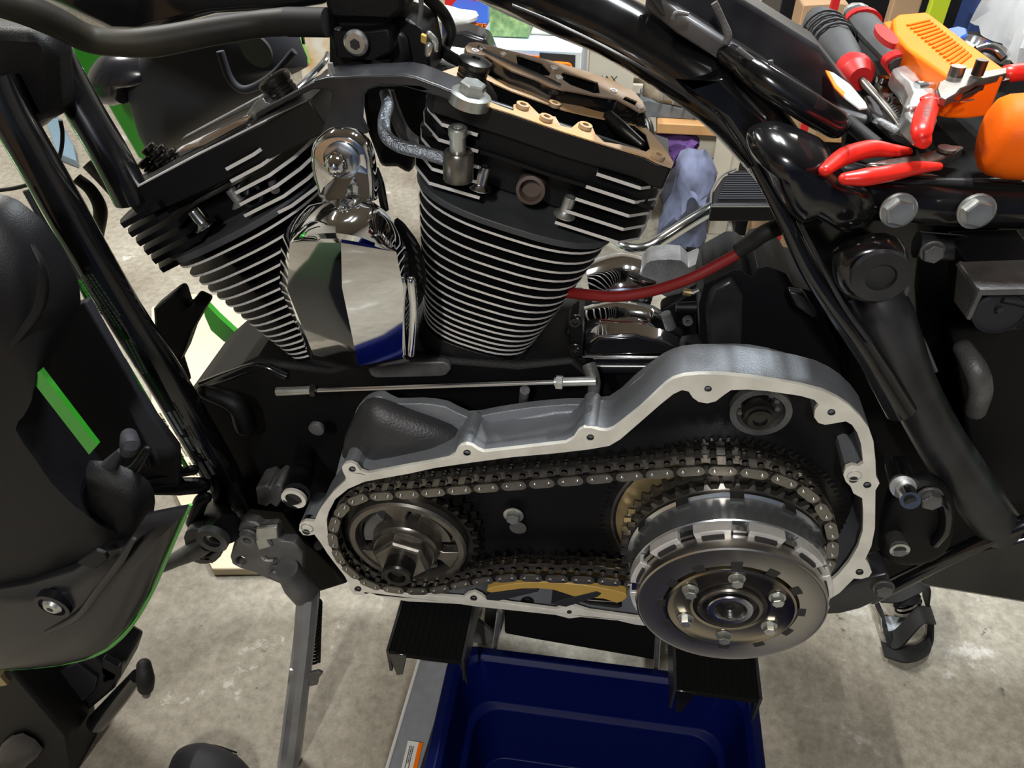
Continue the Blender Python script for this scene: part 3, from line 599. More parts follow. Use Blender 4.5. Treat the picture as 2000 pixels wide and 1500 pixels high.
for x, y, r in [(1669, 929, 14), (600, 1031, 13)]:
    p = W(x, y, -0.0002); rr = rm(p, r)
    ob('dowel_bush', [(g_ring(p, A, rr*0.82, rr, -0.012, 0.0006, 28), steel), (g_cyl(p, A, rr*0.83, -0.011, -0.009, 20), steel), (g_cyl(W(x-2, y+8, -0.0002), A, rr*0.6, -0.0095, 0.0003, 20), ink)], pc)
# cavity details: starter jackshaft in the upper rear corner
pj = W(1483, 812, 0.02)
ob('starter_bearing', [(g_ring(W(1484, 795, 0.038), A, 0.020, 0.0255, 0, 0.008, 36), castdk), (g_cyl(W(1484, 795, 0.04), A, 0.0205, 0, 0.001, 30), ink)]+
   [(g_cyl(W(1480, 792, 0.036)+Vector((0.016*math.cos(t), 0, 0.016*math.sin(t))), A, 0.0022, 0, 0.003, 8), castdk) for t in [k*math.pi/6 for k in range(12)]], pc)
ob('starter_shaft', (g_lathe(pj, A, [(0.0125, -0.015), (0.0125, 0.002), (0.010, 0.003), (0.010, 0.006), (0.006, 0.0065), (0.0055, 0.004)], 28), dksteel), pc)
pq = W(1003, 1005, 0.034); ob('mounting_nut', [(g_lathe(pq, A, [(0.0105, 0), (0.0105, 0.0015), (0.009, 0.002)], 24), zinc), (g_hex(pq, A, 0.0072, 0.002, 0.008), zinc)], pc)
pq = W(1012, 1030, 0.036); ob('mounting_nut', (g_lathe(pq, A, [(0.009, 0), (0.009, 0.001), (0.006, 0.0015)], 20), castdk), pc)

# ---- engine (compensator) sprocket
CS = Vector((-0.176, 0.0, 0.403)); YC = 0.008
cs0 = Vector((-0.178, YC, 0.408))
sp = ob('engine_sprocket', [(g_gear(cs0+Vector((0, 0.012, 0)), A, 0.05, 0.0685, 0.0745, 34, 0, 0.006), dksteel), (g_gear(cs0+Vector((0, 0.028, 0)), A, 0.05, 0.0685, 0.0745, 34, 0, 0.006), dksteel)], moto, label='engine sprocket with open windows and a large centre nut')
ob('sprocket_rim', [(g_lathe(cs0, A, [(0.0625, -0.012), (0.0625, 0.001), (0.060, 0.003), (0.0545, 0.003), (0.0535, 0.001), (0.0535, -0.012)], 64, close=False), oily)], sp)
for k in range(3):
    t = math.radians(90+120*k+8)
    for dt in (0,):
        d = Vector((math.cos(t), 0, math.sin(t))); s_ = Vector((-math.sin(t), 0, math.cos(t)))
        pts = [cs0+d*0.022+s_*0.007, cs0+d*0.040+s_*0.008, cs0+d*0.0545+s_*0.017, cs0+d*0.0545-s_*0.017, cs0+d*0.040-s_*0.008, cs0+d*0.022-s_*0.007]
        ob('sprocket_spoke', (g_prism([q+Vector((0, -0.001, 0)) for q in pts], (0, 0.012, 0)), oily), sp, bevel=0.002)
for k in range(3):
    t0 = math.radians(30+120*k+8); pts = []
    for r, rng in ((0.047, range(-4, 5)), (0.036, range(4, -5, -1))):
        for j in rng: t = t0+math.radians(j*7.5); pts.append(cs0+Vector((r*math.cos(t), -0.0015, r*math.sin(t))))
    ob('cam_lobe', (g_prism([q+Vector((0, 0.004, 0)) for q in pts], (0, 0.014, 0)), castdk if k else oily), sp, bevel=0.001)
ob('sprocket_plate', (g_cyl(cs0, A, 0.054, -0.014, -0.012, 48), dksteel), sp)
ob('sprocket_hub', (g_lathe(cs0, A, [(0.036, -0.012), (0.036, 0.000), (0.0345, 0.004), (0.0345, 0.008), (0.0325, 0.010), (0.0315, 0.013)], 48), oily), sp)
ob('centre_nut', (g_hex(cs0, A, 0.0305, 0.012, 0.026, 0.25), oily), sp, bevel=0.0012)
ob('crank_shaft_end', [(g_lathe(cs0, A, [(0.0155, 0.02), (0.0155, 0.041), (0.014, 0.043), (0.0092, 0.043), (0.009, 0.034)], 36), dksteel), (g_cyl(cs0, A, 0.0088, 0.03, 0.036, 6), ink)], sp)

# ---- clutch
CC = Vector((0.139, 0.0, 0.440))
def cl(y, prof, seg=64, close=True): return g_lathe(CC+Vector((0, y, 0)), A, prof, seg, close)
clu = ob('clutch', [(cl(0.0, [(0.088, -0.035), (0.0935, -0.034), (0.0935, -0.006), (0.0905, -0.0045), (0.0905, 0.0215), (0.0895, 0.0225), (0.080, 0.0225), (0.080, 0.01)], 96, False), drumm)], moto, label='multi-plate clutch basket with bright machined drum')
# ring gear for the starter
g = g_gear(CC+Vector((-0.006, 0.046, 0.010)), A, 0.101, 0.1125, 0.1175, 102, 0, 0.006)
ob('ring_gear', (g, dksteel), clu)
ob('ring_gear_carrier', (g_lathe(CC+Vector((-0.006, 0.046, 0.010)), A, [(0.080, -0.002), (0.1085, -0.002), (0.1085, 0.0055), (0.1035, 0.0065), (0.1035, 0.003), (0.080, 0.003)], 96), oily), clu)
ob('bronze_ring', (g_lathe(CC+Vector((-0.006, 0.042, 0.010)), A, [(0.094, -0.001), (0.1035, -0.001), (0.1035, 0.0012), (0.094, 0.0012)], 96), brass), clu)
for dy in (0.014, 0.03):
    ob('clutch_sprocket', (g_gear(CC+Vector((0, dy, 0.003)), A, 0.08, 0.094, 0.1005, 46, 0, 0.006), oily), clu)
ob('basket_back', (g_cyl(CC, A, 0.094, -0.036, -0.006, 64), dksteel), clu)
# windows in the back of the basket
NT = 12; off = 0.13
for k in range(NT):
    t = 2*math.pi*(k+off)/NT
    def arc(r, a0, a1, y, n=6): return [CC+Vector((r*math.cos(a0+(a1-a0)*i/n), y, r*math.sin(a0+(a1-a0)*i/n))) for i in range(n+1)]
    hw = math.radians(3.6)
    ob('basket_slot', (g_prism(arc(0.0942, t-hw, t+hw, -0.001)+arc(0.089, t+hw, t-hw, -0.001), (0, 0.009, 0)), ink), clu)
    # friction plate tabs standing proud between the fingers
    h2 = math.radians(10.2)
    ob('friction_tab', (g_prism(arc(0.0905, t+math.radians(15)-h2, t+math.radians(15)+h2, -0.034)+arc(0.083, t+math.radians(15)+h2, t+math.radians(15)-h2, -0.034), (0, 0.0105, 0)), mach), clu, bevel=0.0008)
    ob('drive_finger', (g_prism(arc(0.0885, t-hw, t+hw, -0.0325)+arc(0.082, t+hw, t-hw, -0.0325), (0, 0.004, 0)), steel), clu)
    h3 = math.radians(6.5)
    ob('plate_gap', (g_prism(arc(0.0858, t+math.radians(15)-h3, t+math.radians(15)+h3, -0.0375)+arc(0.083, t+math.radians(15)+h3, t+math.radians(15)-h3, -0.0375), (0, 0.0036, 0)), ink), clu)
ob('plate_stack', (g_cyl(CC, A, 0.0835, 0.0, 0.034, 64), dksteel), clu)
ob('pressure_plate', (cl(0.0, [(0.084, 0.034), (0.0845, 0.042), (0.084, 0.0475), (0.0825, 0.0485), (0.0815, 0.048), (0.060, 0.0475), (0.058, 0.044)], 96, False), clutchf), clu)
ob('plate_back', (cl(0.0, [(0.059, 0.0425), (0.059, 0.0435)], 64), dksteel), clu)
ob('spring_plate', (cl(0.0, [(0.0575, 0.0435), (0.0575, 0.0495), (0.0555, 0.0505), (0.0535, 0.0495), (0.050, 0.0475), (0.036, 0.0475), (0.033, 0.0465)], 72, False), mat('straw_tinted_steel', (0.36, 0.32, 0.25), 0.22, 1.0)), clu)
for k in range(NT):
    t = 2*math.pi*(k+off+0.03)/NT; hw = math.radians(4.5)
    ob('plate_notch', (g_prism(arc(0.0655, t-hw, t+hw, -0.0482)+arc(0.0575, t+hw, t-hw, -0.0482), (0, 0.0015, 0)), ink), clu)
ob('hub_well', (cl(0.0, [(0.0345, 0.0465), (0.033, 0.030), (0.028, 0.029), (0.0, 0.029)], 48), dksteel), clu)
ob('hub_ring', (cl(0.0, [(0.0290, 0.03), (0.0290, 0.049), (0.0275, 0.0505), (0.0255, 0.0505), (0.0245, 0.047), (0.0245, 0.04)], 56, False), oily), clu)
ob('bearing', (cl(0.0, [(0.0205, 0.04), (0.0205, 0.0505), (0.0195, 0.0515), (0.015, 0.0515), (0.0142, 0.05), (0.0142, 0.04)], 48, False), steel), clu)
ob('bearing_web', (cl(0.0, [(0.026, 0.0405), (0.026, 0.0415)], 40), dksteel), clu)
ob('release_button', (cl(0.0, [(0.0095, 0.04), (0.0095, 0.046), (0.008, 0.047), (0.004, 0.047), (0.0035, 0.045)], 28), dksteel), clu)
for k in range(6):
    t = math.radians(92+60*k+0.5); p = CC+Vector((0.0435*math.cos(t), -0.0478, 0.0435*math.sin(t)))
    bolt(clu, p, A, 0.0056, 0.0065, zinc, 1.35, 'spring_bolt', a0=0.4*k)

# ---- primary chain, three rows wide
cpx = [(651,1055),(655,1020),(672,992),(705,973),(760,967),(830,962),(900,956),(1000,948),(1100,940),(1200,932),(1290,924),(1380,918),(1460,922),(1530,938),(1585,970),(1617,1015),(1626,1060),(1615,1110),(1570,1150),(1480,1175),(1380,1180),(1290,1165),(1235,1143),(1170,1134),(1080,1130),(1000,1128),(920,1138),(850,1152),(790,1153),(730,1143),(690,1120),(665,1092)]
YP = -0.004
cpath, _ = smooth_path([W(x, y, YP) for x, y in cpx], [0]*len(cpx), 10, True)
cum = [0]
for i in range(len(cpath)): cum.append(cum[-1]+(cpath[(i+1) % len(cpath)]-cpath[i]).length)
TOT = cum[-1]; NL = int(round(TOT/0.0262)); PT = TOT/NL
def at(s):
    s %= TOT; import bisect
    i = min(max(bisect.bisect_right(cum, s)-1, 0), len(cpath)-1); a = cpath[i]; b = cpath[(i+1) % len(cpath)]; return a+(b-a)*((s-cum[i])/max(cum[i+1]-cum[i], 1e-9))
chain = ob('primary_chain', (g_cyl(at(0)+Vector((0, 0.004, 0)), A, 0.003, -0.03, 0.0, 12), link_m), moto, label='oily triplex primary chain')
def stadium(L_, r, y, t, n=7):
    pts = [Vector((-L_/2+r*math.cos(a), y, r*math.sin(a))) for a in [math.pi/2+math.pi*i/n for i in range(n+1)]]+[Vector((L_/2+r*math.cos(a), y, r*math.sin(a))) for a in [-math.pi/2+math.pi*i/n for i in range(n+1)]]
    return g_prism(pts, (0, t, 0))
def link_geo(outer_):
    hp = PT/4
    if outer_:
        return [(stadium(hp*2, 0.0052, -0.0015, 0.0018), link_m)]+[(g_lathe((sx, 0, 0), A, [(0.0019, 0), (0.0019, 0.0021), (0.0012, 0.0027)], 12), steel) for sx in (-hp, hp)]+[(g_cyl((sx, 0, 0), A, 0.0031, -0.009, -0.001, 12), link_m) for sx in (-hp, hp)]
    return [(stadium(hp*2, 0.0048, 0.0004, 0.0014), dksteel)]
def mk(nm, geo, s, dy, parent, half):
    p = at(s)+Vector((0, dy, 0)); T = at(s+0.004)-at(s-0.004); an = math.atan2(T.z, T.x)
    o = dup(geo, p-ORG[parent.name], parent, (0, -an, 0)); o.name = nm; return o
proto_o = ob('chain_link', link_geo(True), chain, loc=Vector((0, 0, 0))); proto_i = ob('chain_inner_link', link_geo(False), chain, loc=Vector((0, 0, 0)))
for k in range(NL):
    mk('chain_link', proto_o, k*PT, 0, chain, 0)
    mk('chain_inner_link', proto_i, (k+0.5)*PT, 0, chain, 0)
bpy.data.objects.remove(proto_o); bpy.data.objects.remove(proto_i)
def row(dy):
    V = []; Fc = []
    for k in range(NL):
        for f, r_, h_, t in ((0, 0.005, 0.0, 0.0016), (0.5, 0.0047, 0.002, 0.0014)):
            s = (k+f)*PT; p = at(s); T = at(s+0.004)-at(s-0.004); M = Matrix.Rotation(-math.atan2(T.z, T.x), 3, 'Y')
            for g in [stadium(PT/2, r_, h_, t, 5)]+([g_cyl((sx, 0, 0), A, 0.003, -0.010, 0.0, 8) for sx in (-PT/4, PT/4)] if f == 0 else []):
                o = len(V); V += [p+M @ Vector(q)+Vector((0, dy, 0)) for q in g[0]]; Fc += [tuple(i+o for i in q) for q in g[1]]
    return V, Fc
ob('rear_chain_rows', [(row(0.0115), oily), (row(0.0225), dksteel)], chain, kind='stuff')

# ---- chain tensioner
tn = ob('chain_tensioner', (g_pp([(952, 1150), (985, 1143), (1030, 1138), (1080, 1138), (1140, 1143), (1190, 1152), (1222, 1160), (1222, 1170), (1205, 1178), (1180, 1170), (1120, 1165), (1080, 1152), (1020, 1150), (960, 1158)], 0.0, 0.03, smooth=2), yel), moto, label='amber chain tensioner shoe with dark spring arms', bevel=0.0012)
for px in ([(948, 1166), (960, 1160), (1050, 1150), (1052, 1156), (975, 1174), (950, 1172)], [(1075, 1180), (1100, 1172), (1165, 1156), (1175, 1160), (1168, 1166), (1105, 1186)]):
    ob('spring_arm', (g_pp(px, -0.001, 0.02), plas2), tn, bevel=0.001)
ob('tensioner_bracket', (g_pp([(1120, 1170), (1200, 1176), (1215, 1186), (1190, 1194), (1110, 1186)], 0.012, 0.02), dksteel), tn, bevel=0.001)
bolt(tn, W(1030, 1176, 0.01), A, 0.006, 0.005, dksteel, 1.3, 'tensioner_bolt')
# ================================================================ frame and the parts hung on it
fr = ob('backbone', [(g_tp([(600, -260, 0.20, 58), (800, -150, 0.20, 60), (960, -60, 0.20, 62), (1080, -2, 0.18, 60), (1200, 52, 0.16, 58), (1320, 122, 0.135, 60), (1405, 182, 0.12, 62), (1470, 245, 0.11, 62), (1530, 320, 0.10, 58)], 28), paint)], moto, label='gloss black backbone casting of the frame')
ob('backbone_lip', (g_tp([(1000, 10, 0.10, 3), (1100, 52, 0.10, 3), (1230, 118, 0.09, 3), (1345, 190, 0.09, 3), (1400, 226, 0.09, 3), (1450, 292, 0.09, 3), (1475, 335, 0.09, 3)], 8), dusty), fr)
ob('backbone_gusset', (g_pp([(1330, 178), (1420, 150), (1500, 230), (1500, 300), (1475, 340), (1448, 290), (1405, 228), (1350, 190)], 0.085, 0.05, smooth=1), paint), fr, bevel=0.006, bseg=3)
ob('seat_casting', (g_dome(Wl([(1458, 262), (1475, 245), (1505, 238), (1540, 245), (1600, 270), (1622, 292), (1650, 320), (1700, 345), (1715, 380), (1700, 430), (1640, 440), (1590, 410), (1550, 420), (1510, 370), (1480, 310), (1462, 290)], 0.05), (0, -0.035, 0), 6, 0.06, 2, 0.35), paint), fr)
ob('frame_strut', (g_tp([(1476, 320, 0.05, 13), (1530, 420, 0.04, 16), (1580, 520, 0.035, 20), (1640, 610, 0.03, 24), (1700, 700, 0.03, 24), (1760, 800, 0.03, 30)], 18), paint), moto, label='narrow black strut behind the rear cylinder')
ob('strut_edge', (g_tp([(1545, 400, 0.045, 3), (1590, 490, 0.025, 4), (1650, 600, 0.02, 5), (1700, 670, 0.02, 5)], 8), dusty), moto)
lt = ob('rear_downtube', (g_tp([(1690, 560, 0.06, 50), (1730, 620, 0.05, 52), (1775, 740, 0.045, 46), (1830, 850, 0.045, 46), (1900, 960, 0.05, 48), (1950, 1030, 0.06, 44)], 24), dusty), moto, label='thick black rear frame downtube')
pv = W(1712, 522, 0.0)
pvt = ob('pivot_boss', [(g_dome(Wl([(1622, 505), (1640, 480), (1680, 462), (1730, 456), (1765, 476), (1774, 510), (1768, 545), (1742, 572), (1700, 585), (1650, 572), (1628, 545)], 0.02), (0, -0.014, 0), 5, 0.06, 2, 0.62), paint)], moto, label='round black frame pivot boss')
ob('pivot_ring', [(g_ring(pv, A, 0.010, 0.0185, 0.008, 0.0135, 40), dusty), (g_cyl(pv, A, 0.0105, 0.006, 0.009, 30), ink)], pvt)
rr_ = ob('seat_rail', (g_tp([(1600, 345, 0.05, 40), (1700, 372, 0.045, 46), (1800, 388, 0.045, 48), (1900, 395, 0.045, 48), (2080, 398, 0.045, 50)], 26), paint), moto, label='horizontal black seat rail with two large bolts')
for x, y in [(1754, 410), (1906, 412)]:
    bolt(rr_, W(x, y, 0.014), (0, -1, 0.12), 0.0092, 0.006, zinc, 1.28, 'rail_bolt', a0=0.35)
ob('lower_rail', (g_tp([(1790, 478, 0.06, 26), (1900, 486, 0.06, 26), (2080, 492, 0.06, 26)], 18), dusty), rr_)
ob('rail_plate', (g_pp([(1560, 440), (1640, 420), (1800, 430), (2060, 440), (2060, 470), (1800, 470), (1790, 560), (1800, 700), (1880, 900), (1860, 960), (1780, 800), (1700, 600), (1600, 560)], 0.09, 0.02), paint), moto, bevel=0.003)
bolt(moto, W(1820, 490, 0.03), A, 0.0072, 0.005, castdk, 1.15, 'bracket_bolt')
ob('bracket_edge', (g_tp([(1772, 560, 0.05, 5), (1766, 602, 0.05, 5), (1800, 660, 0.05, 4), (1828, 725, 0.05, 4)], 8), castdk), moto)
# long electrical tray on top of the frame
def slabq(px, z, t, m, nm, parent=None, bevel=0.0, **kw):
    return ob(nm, (g_gp(px, z, t), m), parent, bevel=bevel, **kw)
tray = ob('wiring_tray', (g_pp([(1255, -20), (1300, -60), (1420, -20), (1600, 92), (1702, 222), (1706, 240), (1690, 250), (1640, 240), (1560, 195), (1470, 140), (1380, 85), (1290, 30)], 0.11, 0.04), dusty), moto, label='dusty black wiring tray on the backbone', bevel=0.003)
tray_top = ob('tray_lid', (g_prism([W(x, y, Y) for x, y, Y in [(1262, -25, 0.12), (1300, -62, 0.16), (1425, -22, 0.20), (1598, 90, 0.19), (1700, 218, 0.12), (1694, 234, 0.10), (1610, 210, 0.095), (1560, 176, 0.095), (1425, 88, 0.095), (1330, 28, 0.095)]], (0, 0.01, -0.016)), mat('dusty_tray_lid', (0.05, 0.05, 0.055), 0.36, noise=0.5, scale=14, col2=(0.2, 0.2, 0.21))), tray, bevel=0.003, bseg=3)
ob('tray_rib', (g_tp([(1395, 5, 0.085, 7), (1412, 40, 0.085, 6), (1422, 68, 0.085, 8), (1418, 85, 0.085, 7)], 10), castdk), tray)
ob('tray_clip', (g_tp([(1440, 95, 0.08, 5), (1500, 138, 0.08, 6), (1505, 118, 0.08, 5)], 8), castdk), tray)
ob('tray_clip', (g_tp([(1315, 38, 0.08, 5), (1322, 25, 0.08, 5), (1345, 28, 0.08, 4)], 8), castdk), tray)
ob('side_tube', (g_tp([(1420, 105, 0.10, 20), (1460, 132, 0.085, 26), (1500, 160, 0.075, 28), (1570, 205, 0.07, 29), (1632, 243, 0.07, 27)], 22, rnd=True), paint), moto, label='short black closed tube beside the wiring tray')
ob('far_rail', (g_tp([(1380, 0, 0.25, 10), (1480, 50, 0.24, 10), (1560, 100, 0.22, 9), (1680, 180, 0.2, 8)], 12), paint), moto)
ob('far_rail', (g_tp([(1395, -8, 0.3, 10), (1480, 28, 0.3, 11), (1590, 72, 0.28, 10)], 12), plas), moto)
# control module, lower right
mod = ob('control_module', (g_pp([(1892, 518), (2040, 514), (2040, 640), (1915, 640), (1890, 626)], 0.02, 0.05), plas), moto, label='dusty grey control module box', bevel=0.002)
ob('module_cover', [(g_pp([(1914, 566), (2040, 564), (2040, 575), (1918, 577), (1894, 625), (1888, 622)], -0.02, 0.003), castdk), (g_prism([W(1871, 512, 0.02), W(2040, 506, 0.02), W(2040, 566, -0.02), W(1913, 568, -0.02)], (0, 0.002, -0.003)), castdk), (g_prism([W(1871, 512, 0.02), W(1913, 568, -0.02), W(1890, 625, -0.02), W(1863, 588, 0.02)], (0.003, 0.002, 0)), castdk)], mod)
ob('module_lug', [(g_lathe(W(1950, 604, -0.005), A, [(0.017, -0.01), (0.017, 0.004), (0.0155, 0.005), (0.0155, 0.003), (0.013, 0.003)], 32), plas2), (g_cyl(W(1950, 601, -0.01), A, 0.002, 0, 0.0035, 12), ink), (g_tp([(1960, 585, -0.012, 5), (2000, 592, -0.012, 6), (2040, 605, -0.012, 6)], 8), plas2)], mod)
ob('rear_hose', (g_tp([(1880, 680, 0.07, 18), (1905, 720, 0.05, 22), (1915, 760, 0.05, 22), (1905, 800, 0.06, 20)], 16, rnd=True), castdk), moto)
ob('side_cover_inner', (g_pp([(1850, 640), (2060, 640), (2060, 1060), (1960, 1060), (1900, 900)], 0.10, 0.02), engblk), moto, bevel=0.003)
# swing arm end, transmission studs, lower rails
sw = ob('gearbox_end', (g_dome(Wl([(1735, 950), (1760, 935), (1820, 925), (1860, 960), (1862, 1030), (1840, 1075), (1790, 1095), (1735, 1090), (1712, 1060), (1718, 1000)], 0.03), (0, -0.012, 0), 4, 0.06, 2, 0.75), engblk), moto, label='black gearbox end cover with two studs')
ob('stud_sleeve', (g_tp([(1752, 905, 0.02, 22), (1766, 948, -0.005, 26)], 22), paint), sw)
ob('mounting_stud', [(g_tp([(1762, 948, -0.006, 24), (1764, 952, -0.01, 24)], 20), zinc), (g_tp([(1766, 950, -0.008, 16), (1778, 978, -0.03, 19)], 20), steel), (g_tp([(1778, 978, -0.0301, 12), (1779, 980, -0.031, 12)], 16), ink)], sw)
ob('mounting_stud', [(g_tp([(1745, 1045, 0.02, 16), (1757, 1072, -0.002, 18)], 20), castdk), (g_ring(W(1757, 1073, -0.002), A, 0.0055, 0.0085, 0, 0.0012, 24), zinc), (g_cyl(W(1757, 1073, -0.002), A, 0.0055, 0, 0.0006, 20), ink)], sw)
ob('end_rib', (g_tp([(1812, 955, 0.02, 8), (1845, 985, 0.01, 10), (1848, 1030, 0.01, 10), (1825, 1062, 0.015, 9)], 12), paint), sw)
bolt(sw, W(1815, 968, 0.015), A, 0.009, 0.008, castdk, 1.2, 'cover_bolt')
bk = ob('lower_bracket', (g_pp([(1595, 1185), (1640, 1150), (1700, 1128), (1735, 1120), (1742, 1150), (1720, 1172), (1680, 1190), (1640, 1200), (1590, 1202), (1560, 1198)], 0.02, 0.03, smooth=1), dusty), moto, label='black lower frame bracket behind the clutch', bevel=0.004)
bolt(bk, W(1725, 1146, 0.012), A, 0.0085, 0.006, castdk, 1.2, 'bracket_bolt')
ob('lower_frame_tube', (g_tp([(1700, 1165, 0.06, 16), (1790, 1120, 0.05, 15), (1880, 1075, 0.045, 15), (1980, 1030, 0.045, 16), (2060, 1000, 0.05, 16)], 16), paint), moto, label='black lower rear frame tube')
ob('exhaust_box', (g_pp([(1790, 1130), (1900, 1075), (2060, 1040), (2060, 1182), (1990, 1178), (1800, 1146)], 0.09, 0.05), paint), moto, label='black muffler end at the right edge', bevel=0.006)
# regulator, coils and cover behind the starter
rg = ob('electrics_block', (g_pp([(1366, 592), (1375, 556), (1428, 528), (1448, 528), (1466, 540), (1480, 524), (1500, 520), (1535, 535), (1550, 560), (1590, 570), (1620, 640), (1660, 720), (1640, 760), (1560, 720), (1480, 690), (1380, 690), (1366, 660)], 0.11, 0.07), plas), moto, label='black electrical block behind the starter', bevel=0.006)
ob('block_face', (g_pp([(1378, 598), (1388, 566), (1430, 545), (1452, 580), (1450, 680), (1382, 680)], 0.102, 0.01), dusty), rg, bevel=0.004)
ob('block_panel', (g_pp([(1540, 570), (1570, 575), (1598, 618), (1588, 622), (1555, 600)], 0.08, 0.01), dusty), rg, bevel=0.002)
ob('cable_lug', [(g_tp([(1335, 570, 0.12, 7), (1350, 572, 0.12, 7)], 10), brass), (g_tp([(1352, 572, 0.12, 5), (1366, 566, 0.12, 4)], 8), zinc), (g_tp([(1320, 600, 0.12, 10), (1360, 600, 0.12, 12)], 12), plas), (g_tp([(1300, 612, 0.12, 10), (1310, 640, 0.12, 11)], 12), castdk)], rg)
ob('block_socket', (g_ring(W(1343, 624, 0.11), A, 0.002, 0.0045, 0, 0.004, 20), castdk), rg)
ob('back_shroud', (g_pp([(1290, 605), (1370, 560), (1560, 540), (1640, 600), (1700, 800), (1290, 700)], 0.19, 0.02), engblk), rg, bevel=0.003)
ob('frame_backplate', (g_pp([(1600, 430), (1700, 400), (2060, 420), (2060, 1060), (1880, 1000), (1800, 800), (1700, 640)], 0.135, 0.012), engblk), moto, bevel=0.003)
ob('gearbox_body', (g_pp([(1640, 640), (1760, 600), (1860, 800), (1960, 1010), (1900, 1090), (1780, 1140), (1700, 1165), (1640, 1120), (1690, 1000), (1700, 860), (1650, 760)], 0.10, 0.08), engblk), moto, label='black gearbox body behind the primary case', bevel=0.006)
# starter with chrome covers
st = ob('starter_cover', (g_tube([W(1142, 640, 0.15), W(1200, 636, 0.15), W(1262, 642, 0.15), W(1322, 662, 0.15)], [0.021, 0.026, 0.024, 0.013], 28, 6), chrome), moto, label='curved chrome starter cover')
ob('cover_base', [(g_pp([(1138, 685), (1150, 668), (1168, 656), (1240, 652), (1300, 668), (1328, 682), (1325, 690), (1140, 694)], 0.105, 0.02), chrome), (g_pp([(1150, 686), (1170, 662), (1240, 658), (1290, 670), (1310, 682), (1300, 688), (1150, 690)], 0.1035, 0.003), glossplas)], st, bevel=0.0012)
ob('cover_strip', (g_tp([(1138, 697, 0.105, 4), (1320, 697, 0.105, 4)], 10), chrome), st)
ob('cover_lower', (g_tp([(1130, 715, 0.11, 14), (1330, 716, 0.11, 14)], 14), glossplas), st)
ob('starter_motor', (g_tube([W(1165, 570, 0.22), W(1215, 560, 0.22), W(1268, 570, 0.22)], [0.034, 0.036, 0.033], 30, 4), chrome), st)
ob('motor_bracket', (g_pp([(1255, 545), (1262, 515), (1285, 507), (1330, 508), (1345, 522), (1365, 513), (1378, 530), (1360, 560), (1300, 580)], 0.20, 0.03, smooth=2), castdk), st, bevel=0.003)
ob('starter_flange', (g_pp([(1112, 630), (1130, 618), (1138, 640), (1136, 720), (1112, 718)], 0.10, 0.03), engblk), st, bevel=0.002)
for y in (625, 682): bolt(st, W(1124, y, 0.098), A, 0.005, 0.005, dksteel, 1.3, 'flange_bolt', socket=True)
ob('inner_plate', (g_pp([(1060, 720), (1110, 640), (1180, 690), (1330, 700), (1400, 690), (1640, 760), (1600, 900), (1150, 900)], 0.13, 0.04), engblk), moto, bevel=0.004)
rc = ob('battery_cable', [(g_tp([(1100, 570, 0.12, 11), (1150, 576, 0.10, 11), (1205, 579, 0.09, 11), (1270, 569, 0.085, 11), (1340, 547, 0.08, 11), (1400, 518, 0.08, 11), (1460, 484, 0.08, 11)], 16, 8), redc)], moto, label='thick red battery cable with a black sleeve')
ob('cable_sleeve', (g_tp([(1440, 492, 0.08, 15), (1470, 472, 0.08, 16), (1500, 452, 0.08, 17), (1560, 430, 0.09, 17), (1620, 425, 0.1, 16)], 16, 8), rub), rc)
# far-side foot board and chrome guard
fb = ob('footboard', (g_prism(Gl([(1390, 398), (1392, 375), (1412, 345), (1438, 332), (1530, 334), (1560, 398)], 0.42), (0, 0, -0.035)), plas), moto, label='black ribbed passenger footboard on the far side', bevel=0.003)
ob('footboard_edge', (g_tube([G(1388, 398, 0.422), G(1391, 372, 0.422), G(1410, 343, 0.422), G(1437, 330, 0.422)], 0.002, 8), castdk), fb)
for k in range(12):
    t = k/11; ob('pad_rib', (g_tube([G(1422-t*20, 340+t*48, 0.424), G(1545, 340+t*48, 0.424)], 0.0022, 6, 1), plas2), fb)
ob('footboard_rim', (g_tube([G(1389, 402, 0.42), G(1560, 402, 0.42)], 0.0022, 8, 1), steel), fb)
for k in range(9): ob('pad_stud', (g_cyl(G(1420+k*14, 408, 0.405), A, 0.005, 0, 0.004, 12), paint), fb)
ob('guard_tube', (g_tube([G(1195, 470, 0.3), G(1228, 486, 0.3), G(1262, 484, 0.3), G(1290, 470, 0.31), G(1340, 438, 0.34), G(1395, 405, 0.37), G(1440, 380, 0.38)], 0.0125, 18, 8), hb), moto, label='heat-blued chrome guard tube on the far side')
ob('shock_body', (g_tp([(1555, 470, 0.2, 12), (1572, 520, 0.2, 12), (1565, 560, 0.2, 14)], 12), castdk), moto)

# ================================================================ front part of the motorcycle
ob('wiring_conduit', (g_tp([(-40, -12, 0.03, 33), (40, 14, 0.04, 31), (110, 44, 0.06, 29), (170, 74, 0.08, 27), (230, 84, 0.09, 25), (300, 82, 0.10, 28), (400, 64, 0.11, 26), (500, 48, 0.12, 25), (565, 42, 0.12, 26)], 22, 8), hose_m), moto, label='thick dusty wiring conduit across the top left')
ob('conduit_collar', (g_tp([(562, 43, 0.115, 27), (640, 44, 0.11, 27)], 22), rub), moto)
nk = ob('steering_neck', (g_pp([(-60, -80), (640, -80), (640, 10), (560, 22), (420, 30), (300, 62), (210, 60), (120, 15), (60, -10), (-60, -20)], 0.15, 0.05), paint), moto, label='black steering neck at the top left', bevel=0.006)
ob('neck_gusset', (g_pp([(-60, 55), (60, 60), (100, 95), (105, 120), (112, 235), (85, 240), (60, 262), (-60, 262)], 0.07, 0.03), engblk), nk, bevel=0.008)
ob('neck_tube', (g_tp([(95, 80, 0.12, 34), (150, 190, 0.11, 36), (220, 310, 0.10, 36), (260, 390, 0.10, 36)], 22), paint), nk)
ob('neck_pin', (g_tp([(25, 215, 0.06, 7), (40, 238, 0.055, 9)], 10, rnd=True), castdk), nk)
